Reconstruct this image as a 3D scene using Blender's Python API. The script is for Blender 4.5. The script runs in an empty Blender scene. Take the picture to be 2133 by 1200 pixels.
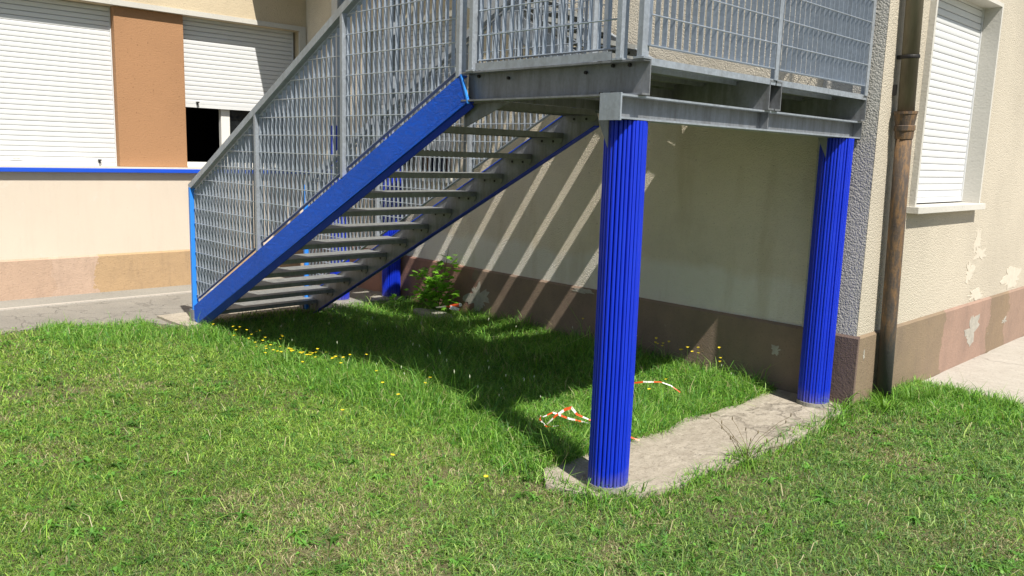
import bpy, bmesh, math, random
import numpy as np
from mathutils import Vector, Matrix, Euler, noise

random.seed(7)
rng = np.random.default_rng(11)
scene = bpy.context.scene
COL = scene.collection

# ------------------------------------------------------------------ camera, sky, sun, exposure
cam_data = bpy.data.cameras.new("camera")
cam_data.sensor_width = 36.0
cam_data.lens = 1705.4 / 2133.0 * 36.0
cam_data.clip_start = 0.05
cam_data.clip_end = 500.0
cam = bpy.data.objects.new("camera", cam_data)
COL.objects.link(cam)
RIGHT = Vector((0.693747, 0.719558, 0.030841))
UP = Vector((-0.136307, 0.089129, 0.986649))
FWD = Vector((-0.707203, 0.688688, -0.159914))
mw = Matrix((RIGHT, UP, -FWD)).transposed().to_4x4()
mw.translation = Vector((2.275183, -5.517893, 1.65))
cam.matrix_world = mw
scene.camera = cam
CAM = Vector((2.275183, -5.517893, 1.65))

SUN_EL = math.radians(53.6)
SUN_AZ = math.radians(15.5)       # from +X towards -Y
S = Vector((math.cos(SUN_EL) * math.cos(SUN_AZ), -math.cos(SUN_EL) * math.sin(SUN_AZ), math.sin(SUN_EL)))
world = bpy.data.worlds.new("World")
scene.world = world
world.use_nodes = True
wn = world.node_tree
wn.nodes.clear()
sky = wn.nodes.new("ShaderNodeTexSky")
sky.sky_type = 'NISHITA'
sky.sun_disc = False
sky.sun_elevation = SUN_EL
sky.sun_rotation = math.radians(90) + SUN_AZ
bg = wn.nodes.new("ShaderNodeBackground")
bg.inputs["Strength"].default_value = 0.068
wo = wn.nodes.new("ShaderNodeOutputWorld")
wn.links.new(sky.outputs[0], bg.inputs[0])
wn.links.new(bg.outputs[0], wo.inputs[0])
sun_data = bpy.data.lights.new("sun", 'SUN')
sun_data.energy = 5.0
sun_data.angle = math.radians(0.53)
sun_data.color = (1.0, 0.95, 0.86)
sun = bpy.data.objects.new("sun", sun_data)
COL.objects.link(sun)
sun.rotation_euler = S.to_track_quat('Z', 'Y').to_euler()
sun.location = (6, -3, 9)
scene.view_settings.view_transform = 'Standard'
scene.view_settings.look = 'None'
scene.view_settings.exposure = 0.48
scene.view_settings.gamma = 1.0
scene.view_settings.use_curve_mapping = False
scene.render.engine = 'CYCLES'
scene.cycles.max_bounces = 6
scene.cycles.diffuse_bounces = 3
scene.cycles.glossy_bounces = 3
scene.cycles.transmission_bounces = 3
scene.cycles.transparent_max_bounces = 6

# ------------------------------------------------------------------ materials
class NT:
    def __init__(self, name):
        self.m = bpy.data.materials.new(name)
        self.m.use_nodes = True
        self.t = self.m.node_tree
        self.t.nodes.clear()
        self.out = self.n("ShaderNodeOutputMaterial")
        self.b = self.n("ShaderNodeBsdfPrincipled")
        self.l(self.b.outputs[0], self.out.inputs[0])
        self.co = self.n("ShaderNodeTexCoord")
        self.geo = self.n("ShaderNodeNewGeometry")
    def n(self, t, **k):
        x = self.t.nodes.new(t)
        for a, v in k.items():
            setattr(x, a, v)
        return x
    def l(self, a, b):
        self.t.links.new(a, b)
    def set(self, **k):
        for a, v in k.items():
            self.b.inputs[a.replace("_", " ")].default_value = v
    def pos(self):
        return self.geo.outputs["Position"]
    def mapping(self, scale, src=None):
        m = self.n("ShaderNodeMapping")
        m.inputs["Scale"].default_value = scale
        self.l(src or self.pos(), m.inputs["Vector"])
        return m.outputs[0]
    def noise(self, scale, detail=4, rough=0.55, vec=None, dist=0.0):
        x = self.n("ShaderNodeTexNoise")
        x.inputs["Scale"].default_value = scale
        x.inputs["Detail"].default_value = detail
        x.inputs["Roughness"].default_value = rough
        x.inputs["Distortion"].default_value = dist
        self.l(vec or self.pos(), x.inputs["Vector"])
        return x.outputs["Fac"]
    def voronoi(self, scale, vec=None, out="Distance", feature='F1'):
        x = self.n("ShaderNodeTexVoronoi", feature=feature)
        x.inputs["Scale"].default_value = scale
        self.l(vec or self.pos(), x.inputs["Vector"])
        return x.outputs[out]
    def ramp(self, fac, stops):
        x = self.n("ShaderNodeValToRGB")
        e = x.color_ramp.elements
        e[0].position, e[0].color = stops[0][0], c4(stops[0][1])
        e[1].position, e[1].color = stops[-1][0], c4(stops[-1][1])
        for p, c in stops[1:-1]:
            k = e.new(p)
            k.color = c4(c)
        self.l(fac, x.inputs[0])
        return x.outputs[0]
    def mix(self, fac, a, b, mode='MIX'):
        x = self.n("ShaderNodeMix", data_type='RGBA', blend_type=mode)
        for s, v in ((0, fac), (6, a), (7, b)):
            if hasattr(v, "is_linked") or isinstance(v, bpy.types.NodeSocket):
                self.l(v, x.inputs[s])
            elif s == 0:
                x.inputs[0].default_value = v
            else:
                x.inputs[s].default_value = c4(v)
        return x.outputs[2]
    def math(self, op, a, b=0.0):
        x = self.n("ShaderNodeMath", operation=op)
        for i, v in enumerate((a, b)):
            if isinstance(v, bpy.types.NodeSocket):
                self.l(v, x.inputs[i])
            else:
                x.inputs[i].default_value = v
        return x.outputs[0]
    def bump(self, h, strength=0.5, dist=0.01, normal=None):
        x = self.n("ShaderNodeBump")
        x.inputs["Strength"].default_value = strength
        x.inputs["Distance"].default_value = dist
        self.l(h, x.inputs["Height"])
        if normal:
            self.l(normal, x.inputs["Normal"])
        self.l(x.outputs[0], self.b.inputs["Normal"])
        return x.outputs[0]
    def color(self, s):
        if isinstance(s, bpy.types.NodeSocket):
            self.l(s, self.b.inputs["Base Color"])
        else:
            self.b.inputs["Base Color"].default_value = c4(s)

def c4(c):
    if isinstance(c, (int, float)):
        return (c, c, c, 1)
    return tuple(c) + ((1,) if len(c) == 3 else ())

def scale_c(c, k):
    return tuple(x * k for x in c[:3])

def stucco(name, col, grain=150, bump=0.6, dist=0.006, dirt=0.25, speck=0.25):
    t = NT(name)
    big = t.noise(0.9, 6, 0.6)
    med = t.noise(7, 5, 0.6)
    fine = t.noise(grain, 3, 0.65)
    vor = t.voronoi(grain * 0.75)
    c = t.ramp(big, [(0.3, scale_c(col, 1 - dirt)), (0.55, col), (0.8, scale_c(col, 1.05))])
    c = t.mix(t.math('MULTIPLY', med, 0.25), c, scale_c(col, 0.8))
    pit = t.ramp(fine, [(0.32, 1), (0.42, 0)])
    c = t.mix(t.math('MULTIPLY', pit, speck), c, scale_c(col, 0.35))
    pit2 = t.ramp(t.noise(grain * 0.42, 2, 0.5), [(0.27, 1), (0.33, 0)])
    c = t.mix(t.math('MULTIPLY', pit2, speck * 1.3), c, scale_c(col, 0.3))
    t.color(c)
    h = t.math('ADD', fine, t.math('MULTIPLY', vor, -0.8))
    h = t.math('ADD', h, t.math('MULTIPLY', med, 0.6))
    t.bump(h, bump, dist)
    t.set(Roughness=0.92)
    t.b.inputs["Specular IOR Level"].default_value = 0.25
    return t

M = {}
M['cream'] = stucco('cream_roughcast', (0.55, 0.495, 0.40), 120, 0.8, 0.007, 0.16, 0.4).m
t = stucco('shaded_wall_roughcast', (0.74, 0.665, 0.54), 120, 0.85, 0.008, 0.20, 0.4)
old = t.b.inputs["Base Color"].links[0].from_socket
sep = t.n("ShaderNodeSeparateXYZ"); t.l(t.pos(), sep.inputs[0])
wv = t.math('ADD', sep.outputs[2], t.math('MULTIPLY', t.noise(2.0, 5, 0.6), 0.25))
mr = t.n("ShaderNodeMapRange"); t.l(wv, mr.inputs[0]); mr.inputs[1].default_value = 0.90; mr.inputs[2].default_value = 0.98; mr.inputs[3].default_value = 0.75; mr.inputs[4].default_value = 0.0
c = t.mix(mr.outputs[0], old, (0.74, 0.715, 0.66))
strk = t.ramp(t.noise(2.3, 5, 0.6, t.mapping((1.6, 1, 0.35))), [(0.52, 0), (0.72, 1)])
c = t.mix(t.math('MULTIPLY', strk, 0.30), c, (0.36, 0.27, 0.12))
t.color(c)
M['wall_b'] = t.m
M['beige_top'] = stucco('beige_roughcast', (0.60, 0.50, 0.35), 90, 0.5, 0.006).m
M['band'] = stucco('grey_roughcast', (0.53, 0.51, 0.47), 105, 0.9, 0.008, 0.2, 0.5).m

# smooth peach paint under the windows of the left wall
t = NT('peach_paint')
c = t.ramp(t.noise(0.8, 5, 0.6), [(0.35, (0.60, 0.52, 0.43)), (0.65, (0.65, 0.55, 0.455))])
c = t.mix(t.ramp(t.noise(30, 4, 0.7), [(0.28, 0.35), (0.36, 0)]), c, (0.5, 0.4, 0.3))
sk = t.ramp(t.noise(2.2, 6, 0.65, t.mapping((1, 4.5, 0.5))), [(0.50, 0), (0.75, 1)])
c = t.mix(t.math('MULTIPLY', sk, 0.14), c, (0.40, 0.34, 0.28))
c = t.mix(t.ramp(t.noise(6, 6, 0.7), [(0.64, 0), (0.68, 0.35)]), c, (0.62, 0.57, 0.50))
t.color(c); t.bump(t.noise(60, 4, 0.6), 0.35, 0.004); t.set(Roughness=0.85)
M['peach'] = t.m

# ochre pillar
M['ochre'] = stucco('ochre_pillar_paint', (0.40, 0.22, 0.115), 110, 0.5, 0.005, 0.12, 0.35).m

def plinth_mat(name, axis, stops, grime=0.4):
    """Plinth paint whose colour changes from stretch to stretch along the wall (later repaints)."""
    t = NT(name)
    sep = t.n("ShaderNodeSeparateXYZ")
    t.l(t.pos(), sep.inputs[0])
    wob = t.math('MULTIPLY', t.math('SUBTRACT', t.noise(3.5, 5, 0.7), 0.5), 0.5)
    v = t.math('ADD', sep.outputs[axis], wob)
    c = stops[0][1]
    for p, cc in stops[1:]:
        edge = t.math('GREATER_THAN', v, p)
        c = t.mix(edge, c, cc)
    big = t.noise(2.2, 6, 0.65)
    c = t.mix(t.math('MULTIPLY', t.ramp(big, [(0.4, 0), (0.7, 1)]), grime), c, (0.12, 0.09, 0.075))
    pit = t.ramp(t.noise(70, 3, 0.7), [(0.30, 1), (0.38, 0)])
    c = t.mix(t.math('MULTIPLY', pit, 0.5), c, (0.06, 0.045, 0.035))
    chips = t.ramp(t.noise(11, 6, 0.75), [(0.69, 0), (0.705, 1)])
    c = t.mix(t.math('MULTIPLY', chips, 0.6), c, (0.36, 0.33, 0.29))
    st = t.ramp(t.noise(3.0, 6, 0.7, t.mapping((3, 3, 0.7))), [(0.5, 0), (0.8, 1)])
    c = t.mix(t.math('MULTIPLY', st, 0.35), c, (0.13, 0.10, 0.08))
    t.color(c)
    h = t.math('ADD', t.noise(75, 4, 0.65), t.math('MULTIPLY', t.noise(9, 5, 0.7), 1.6))
    t.bump(h, 0.6, 0.008)
    t.set(Roughness=0.9)
    return t.m
M['plinth_a'] = plinth_mat('plinth_paint_left', 1, [(-99, (0.47, 0.33, 0.24)), (-3.05, (0.50, 0.36, 0.27)), (-2.62, (0.44, 0.30, 0.17))], 0.10)
M['plinth_b'] = plinth_mat('plinth_paint_middle', 0, [(-99, (0.29, 0.155, 0.115)), (-3.9, (0.255, 0.185, 0.135)), (-0.32, (0.155, 0.105, 0.085))], 0.5)
M['plinth_c'] = plinth_mat('plinth_paint_right', 1, [(-99, (0.245, 0.18, 0.115)), (1.62, (0.335, 0.22, 0.165)), (2.85, (0.245, 0.175, 0.11)), (3.4, (0.31, 0.21, 0.155))], 0.3)

t = NT('bare_plaster_patch')
c = t.ramp(t.noise(14, 6, 0.7), [(0.3, (0.30, 0.28, 0.24)), (0.7, (0.46, 0.43, 0.37))])
t.color(c); t.bump(t.noise(50, 5, 0.7), 0.7, 0.01); t.set(Roughness=0.95)
M['bare'] = t.m
t = NT('pale_filler')
t.color(t.ramp(t.noise(20, 5, 0.7), [(0.3, (0.52, 0.47, 0.385)), (0.7, (0.585, 0.535, 0.445))]))
t.bump(t.noise(25, 5, 0.7), 0.4, 0.008); t.set(Roughness=0.9)
M['filler'] = t.m

def paint(name, col, rough=0.45, wear=0.1, bump=0.12, bscale=40, spec=0.4):
    t = NT(name)
    c = t.mix(t.math('MULTIPLY', t.noise(5, 6, 0.65), wear * 2), col, scale_c(col, 0.5))
    t.color(c)
    r = t.math('ADD', t.math('MULTIPLY', t.noise(9, 4), 0.25), rough - 0.12)
    t.l(r, t.b.inputs["Roughness"])
    t.bump(t.noise(bscale, 4, 0.6), bump, 0.004)
    t.b.inputs["Specular IOR Level"].default_value = spec
    return t
t = paint('blue_column_paint', (0.003, 0.028, 0.58), 0.46, 0.22, 0.2, 30)
old = t.b.inputs["Base Color"].links[0].from_socket
fade = t.ramp(t.noise(4.0, 6, 0.7, t.mapping((9, 9, 0.8))), [(0.45, 0), (0.75, 1)])
c = t.mix(t.math('MULTIPLY', fade, 0.30), old, (0.006, 0.055, 0.62))
scuff = t.ramp(t.noise(16, 7, 0.75), [(0.68, 0), (0.72, 1)])
c = t.mix(t.math('MULTIPLY', scuff, 0.15), c, (0.12, 0.16, 0.40))
sep = t.n("ShaderNodeSeparateXYZ"); t.l(t.pos(), sep.inputs[0])
mr = t.n("ShaderNodeMapRange"); t.l(t.math('ADD', sep.outputs[2], t.math('MULTIPLY', t.noise(14, 5, 0.7), -0.16)), mr.inputs[0])
mr.inputs[1].default_value = -0.06; mr.inputs[2].default_value = 0.05; mr.inputs[3].default_value = 0.45; mr.inputs[4].default_value = 0.0
c = t.mix(mr.outputs[0], c, (0.20, 0.17, 0.13))
t.color(c)
M['blue'] = t.m
M['blue_dark'] = paint('blue_sill_paint', (0.012, 0.085, 0.62), 0.5, 0.12, 0.2, 30).m
# wrinkled blue paint on the stringers
t = NT('blue_wrinkled_paint')
big = t.noise(1.3, 5, 0.6)
c = t.ramp(big, [(0.3, (0.004, 0.090, 0.58)), (0.6, (0.004, 0.115, 0.76))])
t.color(c)
wv = t.mapping((5.0, 9, 14))
h = t.ramp(t.noise(3.5, 5, 0.65, wv, 1.2), [(0.48, 0), (0.54, 1), (0.60, 0.2)])
t.bump(t.math('ADD', h, t.noise(60, 3)), 0.75, 0.006)
t.set(Roughness=0.55)
t.b.inputs["Specular IOR Level"].default_value = 0.25
M['blue_wrinkle'] = t.m
t = NT('light_blue_edge')
t.color((0.03, 0.24, 0.78)); t.set(Roughness=0.45); t.bump(t.noise(40), 0.1, 0.003)
M['blue_light'] = t.m

def galv(name, base, metallic=0.55, rough=0.42, stain=0.35):
    t = NT(name)
    sp = t.voronoi(75, out="Color")
    bw = t.n("ShaderNodeRGBToBW"); t.l(sp, bw.inputs[0])
    c = t.mix(bw.outputs[0], scale_c(base, 0.88), scale_c(base, 1.10))
    st = t.mapping((9, 9, 1.6))
    s = t.ramp(t.noise(2.2, 6, 0.65, st), [(0.42, 0), (0.72, 1)])
    c = t.mix(t.math('MULTIPLY', s, stain), c, scale_c((0.46, 0.44, 0.41), base[0]))
    w = t.ramp(t.noise(6.0, 7, 0.7, st), [(0.60, 0), (0.70, 1)])
    c = t.mix(t.math('MULTIPLY', w, 0.35), c, scale_c(base, 1.35))
    t.color(c)
    t.set(Metallic=metallic)
    r = t.math('ADD', t.math('MULTIPLY', bw.outputs[0], 0.15), rough)
    t.l(r, t.b.inputs["Roughness"])
    t.bump(t.noise(60, 3, 0.6), 0.12, 0.002)
    return t.m
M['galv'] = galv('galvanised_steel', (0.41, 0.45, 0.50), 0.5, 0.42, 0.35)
M['galv_bar'] = galv('galvanised_bars', (0.40, 0.455, 0.53), 0.5, 0.36, 0.2)
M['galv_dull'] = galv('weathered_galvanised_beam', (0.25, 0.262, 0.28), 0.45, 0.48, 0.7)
M['galv_tread'] = galv('galvanised_tread', (0.25, 0.26, 0.255), 0.35, 0.55, 0.55)
t = NT('dark_bolt'); t.color((0.03, 0.028, 0.027)); t.set(Roughness=0.6, Metallic=0.5); M['bolt'] = t.m

t = NT('white_shutter_plastic')
c = t.mix(t.math('MULTIPLY', t.noise(3, 6, 0.6), 0.25), (0.66, 0.67, 0.68), (0.54, 0.54, 0.53))
t.color(c); t.set(Roughness=0.5); t.bump(t.noise(8, 3), 0.05, 0.003)
M['shutter'] = t.m
M['white_frame'] = paint('white_window_frame', (0.74, 0.73, 0.69), 0.5, 0.08, 0.05).m
M['concrete_trim'] = stucco('pale_concrete_trim', (0.58, 0.56, 0.51), 70, 0.3, 0.004, 0.15, 0.2).m
M['sill_top'] = stucco('pale_sill_top', (0.66, 0.62, 0.55), 70, 0.2, 0.003, 0.15, 0.1).m
t = NT('window_glass')
t.color((0.01, 0.012, 0.013)); t.set(Roughness=0.06); t.b.inputs["Specular IOR Level"].default_value = 0.35
M['glass'] = t.m
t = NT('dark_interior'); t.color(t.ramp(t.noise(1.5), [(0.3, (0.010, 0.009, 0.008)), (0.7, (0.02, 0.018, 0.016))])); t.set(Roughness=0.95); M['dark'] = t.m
t = NT('black_plastic'); t.color((0.02, 0.02, 0.02)); t.set(Roughness=0.5); M['black'] = t.m

t = NT('rusty_cast_iron')
n1 = t.noise(5, 7, 0.7, t.mapping((6, 6, 1.5)))
n2 = t.noise(60, 4, 0.7)
c = t.ramp(n1, [(0.32, (0.055, 0.047, 0.042)), (0.48, (0.105, 0.075, 0.052)), (0.60, (0.24, 0.135, 0.055)), (0.78, (0.08, 0.066, 0.056))])
c = t.mix(t.math('MULTIPLY', n2, 0.5), c, (0.05, 0.035, 0.03))
sep = t.n("ShaderNodeSeparateXYZ"); t.l(t.pos(), sep.inputs[0])
tar = t.n("ShaderNodeMapRange"); t.l(t.math('ADD', sep.outputs[2], t.math('MULTIPLY', n1, 0.3)), tar.inputs[0])
tar.inputs[1].default_value = 0.50; tar.inputs[2].default_value = 0.85; tar.inputs[3].default_value = 1; tar.inputs[4].default_value = 0
c = t.mix(tar.outputs[0], c, (0.045, 0.045, 0.043))
t.color(c); t.bump(n2, 0.6, 0.006); t.set(Roughness=0.8)
M['rust'] = t.m
t = NT('weathered_zinc_pipe')
n1 = t.noise(3, 6, 0.65, t.mapping((5, 5, 0.8)))
t.color(t.ramp(n1, [(0.3, (0.115, 0.095, 0.065)), (0.7, (0.22, 0.195, 0.135))])); t.set(Roughness=0.6, Metallic=0.15); t.bump(t.noise(30), 0.15, 0.004)
M['zinc'] = t.m

def ground_mat(name, a, b, dark, grain, crack=0.0, bump=0.5, streak=None):
    t = NT(name)
    big = t.noise(1.1, 7, 0.65)
    c = t.ramp(big, [(0.3, a), (0.7, b)])
    fine = t.noise(grain, 4, 0.7)
    c = t.mix(t.ramp(fine, [(0.28, 0.8), (0.45, 0)]), c, dark)
    c = t.mix(t.ramp(fine, [(0.60, 0), (0.72, 0.5)]), c, scale_c(b, 1.35))
    h = t.math('MULTIPLY', fine, 1.0)
    if streak:
        sn = t.noise(3, 6, 0.7, t.mapping(streak))
        c = t.mix(t.ramp(sn, [(0.35, 0.45), (0.6, 0)]), c, scale_c(dark, 1.6))
        h = t.math('ADD', h, t.math('MULTIPLY', sn, 1.5))
    if crack:
        w = t.n("ShaderNodeVectorMath", operation='ADD')
        nz = t.n("ShaderNodeTexNoise"); nz.inputs["Scale"].default_value = 3.0; nz.inputs["Detail"].default_value = 5
        t.l(t.pos(), nz.inputs["Vector"])
        t.l(t.pos(), w.inputs[0]); t.l(nz.outputs["Color"], w.inputs[1])
        v = t.voronoi(crack, w.outputs[0], feature='DISTANCE_TO_EDGE')
        cr = t.ramp(v, [(0.006, 1), (0.016, 0)])
        c = t.mix(t.math('MULTIPLY', cr, 0.4), c, dark)
        h = t.math('SUBTRACT', h, t.math('MULTIPLY', cr, 1.0))
    t.color(c); t.bump(h, bump, 0.008); t.set(Roughness=0.92)
    return t.m
M['asphalt'] = ground_mat('old_grey_asphalt', (0.21, 0.195, 0.17), (0.29, 0.27, 0.235), (0.06, 0.055, 0.05), 75, 1.5, 0.8)
M['strip'] = ground_mat('grey_concrete_strip', (0.24, 0.23, 0.205), (0.31, 0.295, 0.26), (0.09, 0.085, 0.075), 60, 0, 0.5)
M['paleline'] = ground_mat('pale_joint_filler', (0.40, 0.37, 0.33), (0.48, 0.44, 0.39), (0.2, 0.18, 0.16), 60, 0, 0.5)
M['slab'] = ground_mat('weathered_concrete_footing', (0.36, 0.315, 0.25), (0.49, 0.44, 0.36), (0.12, 0.10, 0.075), 55, 0.5, 0.9, (6, 3.0, 6))
M['path'] = ground_mat('pale_concrete_path', (0.39, 0.36, 0.31), (0.47, 0.44, 0.385), (0.2, 0.175, 0.15), 45, 0.6, 0.4, (2.5, 9, 6))
M['soil'] = ground_mat('lawn_soil', (0.06, 0.065, 0.022), (0.15, 0.125, 0.065), (0.03, 0.03, 0.012), 40, 0, 1.0)
M['far_ground'] = ground_mat('far_ground', (0.06, 0.09, 0.025), (0.10, 0.12, 0.045), (0.03, 0.04, 0.015), 20, 0, 0.5)

# leaf materials: colour from a per-blade attribute
def leafmat(name, attr=True, col=(0.1, 0.2, 0.03), trans=0.35, rough=0.5):
    t = NT(name)
    if attr:
        a = t.n("ShaderNodeAttribute"); a.attribute_name = 'tint'
        c = a.outputs["Color"]
    else:
        oi = t.n("ShaderNodeObjectInfo")
        c = t.mix(oi.outputs["Random"], scale_c(col, 0.7), scale_c(col, 1.35))
    t.color(c)
    t.set(Roughness=rough)
    t.b.inputs["Specular IOR Level"].default_value = 0.3
    tr = t.n("ShaderNodeBsdfTranslucent")
    lc = t.mix(1.0, c, (1.15, 1.25, 0.55), 'MULTIPLY')
    t.l(lc, tr.inputs[0])
    mx = t.n("ShaderNodeMixShader"); mx.inputs[0].default_value = trans
    t.l(t.b.outputs[0], mx.inputs[1]); t.l(tr.outputs[0], mx.inputs[2])
    t.l(mx.outputs[0], t.out.inputs[0])
    return t.m
M['grass'] = leafmat('grass_blades')
M['leaf'] = leafmat('shrub_leaf', False, (0.20, 0.44, 0.045), 0.5)
M['weed'] = leafmat('weed_leaf', False, (0.11, 0.22, 0.03), 0.35)
M['dry'] = leafmat('dry_stem', False, (0.15, 0.11, 0.05), 0.1)
t = NT('yellow_petals'); t.color((0.85, 0.66, 0.02)); t.set(Roughness=0.6); M['petal'] = t.m
t = NT('white_tape'); t.color((0.82, 0.80, 0.76)); t.set(Roughness=0.35); M['tape_w'] = t.m
t = NT('red_tape'); t.color((0.72, 0.085, 0.018)); t.set(Roughness=0.35); M['tape_r'] = t.m
t = NT('sticker_paper'); t.color((0.70, 0.70, 0.67)); t.set(Roughness=0.6); M['sticker'] = t.m
t = NT('sticker_print'); t.color((0.35, 0.35, 0.35)); t.set(Roughness=0.6); M['print'] = t.m

# ------------------------------------------------------------------ mesh helpers
class MB:
    def __init__(self):
        self.v = []; self.f = []; self.mi = []
    def add(self, vs, fs, mi=0):
        o = len(self.v)
        self.v += [tuple(p) for p in vs]
        for f in fs:
            self.f.append([i + o for i in f]); self.mi.append(mi)
    def box(self, x0, x1, y0, y1, z0, z1, mi=0):
        vs = [(x, y, z) for x in (x0, x1) for y in (y0, y1) for z in (z0, z1)]
        self.add(vs, [(0, 1, 3, 2), (4, 6, 7, 5), (0, 4, 5, 1), (2, 3, 7, 6), (0, 2, 6, 4), (1, 5, 7, 3)], mi)
    def prism(self, poly, y0, y1, axis='y', mi=0):
        """poly in (x,z) extruded along y, or (y,z) along x, or (x,y) along z"""
        n = len(poly)
        def P(a, b, t):
            return {'y': (a, t, b), 'x': (t, a, b), 'z': (a, b, t)}[axis]
        vs = [P(a, b, y0) for a, b in poly] + [P(a, b, y1) for a, b in poly]
        fs = [tuple(range(n))[::-1], tuple(range(n, 2 * n))]
        fs += [(i, (i + 1) % n, n + (i + 1) % n, n + i) for i in range(n)]
        self.add(vs, fs, mi)
    def beam(self, a, b, w, h, side=(0, 1, 0), mi=0):
        a = Vector(a); b = Vector(b); d = (b - a).normalized()
        s = Vector(side); s = (s - d * s.dot(d)).normalized(); u = s.cross(d).normalized()
        vs = []
        for p in (a, b):
            for i, j in ((-1, -1), (1, -1), (1, 1), (-1, 1)):
                vs.append(p + s * (i * w / 2) + u * (j * h / 2))
        self.add(vs, [(0, 1, 2, 3)[::-1], (4, 5, 6, 7), (0, 1, 5, 4), (1, 2, 6, 5), (2, 3, 7, 6), (3, 0, 4, 7)], mi)
    def tube(self, pts, radii, seg=12, mi=0, cap=True):
        pts = [Vector(p) for p in pts]
        if isinstance(radii, (int, float)):
            radii = [radii] * len(pts)
        rings = []
        for k, p in enumerate(pts):
            d = (pts[min(k + 1, len(pts) - 1)] - pts[max(k - 1, 0)]).normalized()
            s = d.cross(Vector((0.13, 0.37, 0.9) if abs(d.z) < 0.9 else (1, 0.1, 0))).normalized(); u = d.cross(s)
            rings.append([p + (s * math.cos(a) + u * math.sin(a)) * radii[k] for a in [2 * math.pi * i / seg for i in range(seg)]])
        vs = [q for r in rings for q in r]; fs = []
        for k in range(len(pts) - 1):
            for i in range(seg):
                j = (i + 1) % seg
                fs.append((k * seg + i, k * seg + j, (k + 1) * seg + j, (k + 1) * seg + i))
        if cap:
            fs.append(tuple(range(seg))[::-1]); fs.append(tuple(range((len(pts) - 1) * seg, len(pts) * seg)))
        self.add(vs, fs, mi)
    def mesh(self, name, mats, smooth=False, recalc=True):
        me = bpy.data.meshes.new(name)
        me.from_pydata(self.v, [], self.f)
        if not isinstance(mats, (list, tuple)):
            mats = [mats]
        for m in mats:
            me.materials.append(m)
        if len(mats) > 1:
            me.polygons.foreach_set("material_index", self.mi)
        if recalc:
            bm = bmesh.new(); bm.from_mesh(me)
            bmesh.ops.recalc_face_normals(bm, faces=bm.faces)
            bm.to_mesh(me); bm.free()
        if smooth:
            me.polygons.foreach_set("use_smooth", [True] * len(me.polygons))
        me.update()
        return me
    def build(self, name, mats, parent=None, smooth=False, bevel=0.0):
        o = link(name, self.mesh(name, mats, smooth), parent)
        if bevel:
            b = o.modifiers.new("bevel", 'BEVEL'); b.width = bevel; b.segments = 2; b.limit_method = 'ANGLE'
        return o

def link(name, data, parent=None, loc=None, scale=None, rot=None):
    o = bpy.data.objects.new(name, data)
    COL.objects.link(o)
    if parent: o.parent = parent
    if loc is not None: o.location = loc
    if scale is not None: o.scale = scale
    if rot is not None: o.rotation_euler = rot
    return o

def tag(o, label=None, cat=None, group=None, kind=None):
    if label: o['label'] = label
    if cat: o['category'] = cat
    if group: o['group'] = group
    if kind: o['kind'] = kind
    return o

def empty(name, label, cat, group=None):
    # every part mesh below is written in world coordinates, so the Empty itself stays at the world origin
    return tag(link(name, None), label, cat, group)

def box_obj(name, mat, parent, *b, bevel=0.0):
    m = MB(); m.box(*b)
    return m.build(name, mat, parent, bevel=bevel)

# ------------------------------------------------------------------ ground
XA = -7.24                       # face of the left wall
def gh(x, y):
    """height of the lawn soil"""
    return 0.012 * math.sin(1.7 * x + 0.6 * y) + 0.010 * math.sin(2.9 * y - 1.1 * x + 1.0) - 0.012

m = MB(); m.add([(-60, -70, -0.10), (60, -70, -0.10), (60, 60, -0.10), (-60, 60, -0.10)], [(0, 1, 2, 3)])
tag(m.build('ground', M['far_ground']), kind='structure')
m = MB()
nx, ny = 110, 90
xs = np.linspace(-6.1, 5.5, nx); ys = np.linspace(-8.5, 1.6, ny)
vs = [(x, y, gh(x, y) - (0.05 if (x > 0 and y > 1.0) else 0)) for y in ys for x in xs]
m.add(vs, [(j * nx + i, j * nx + i + 1, (j + 1) * nx + i + 1, (j + 1) * nx + i) for j in range(ny - 1) for i in range(nx - 1)])
tag(m.build('lawn', M['soil'], smooth=True), kind='structure')

def wob_poly(name, pts, z0, z1, mat, amp=0.02, step=0.12, seed=0):
    out = []
    for i, p in enumerate(pts):
        q = pts[(i + 1) % len(pts)]
        L = math.hypot(q[0] - p[0], q[1] - p[1]); n = max(1, int(L / step))
        for k in range(n):
            u = k / n
            x = p[0] + (q[0] - p[0]) * u; y = p[1] + (q[1] - p[1]) * u
            w = noise.noise_vector(Vector((x * 4, y * 4, seed)))
            out.append((x + w.x * amp * 2, y + w.y * amp * 2))
    m = MB(); m.prism(out, z0, z1, 'z')
    return tag(m.build(name, mat), kind='structure')
# asphalt path beside the left wall, concrete strip against the wall, pale joint between them
m = MB(); m.prism([(-6.72, -9), (-5.35, -9), (-5.45, -5), (-5.70, -3.6), (-5.42, -2.75), (-5.0, -2.55), (-5.0, 0.0), (-6.72, 0.0)], -0.08, 0.016, 'z')
tag(m.build('asphalt_path', M['asphalt']), kind='structure')
tag(box_obj('wall_strip', M['strip'], None, XA, -6.77, -9, 0, -0.08, 0.024), kind='structure')
tag(box_obj('path_joint', M['paleline'], None, -6.77, -6.72, -9, 0, -0.08, 0.030), kind='structure')
wob_poly('footing_slab', [(-0.56, -2.50), (-0.42, -2.64), (-0.15, -2.55), (0.00, -2.36), (0.07, -1.4), (0.05, -0.03), (-0.52, -0.03), (-0.54, -1.2)], -0.08, 0.012, M['slab'], 0.030, 0.06, 3)
wob_poly('back_footing_slab', [(-5.58, -0.90), (-5.12, -0.88), (-5.02, -0.05), (-5.58, -0.05)], -0.08, 0.035, M['strip'], 0.02, 0.1, 8)
wob_poly('stair_foot_slab', [(-5.55, -2.62), (-4.95, -2.58), (-4.95, -1.15), (-5.55, -1.2)], -0.08, 0.04, M['slab'], 0.02, 0.1, 5)
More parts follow.
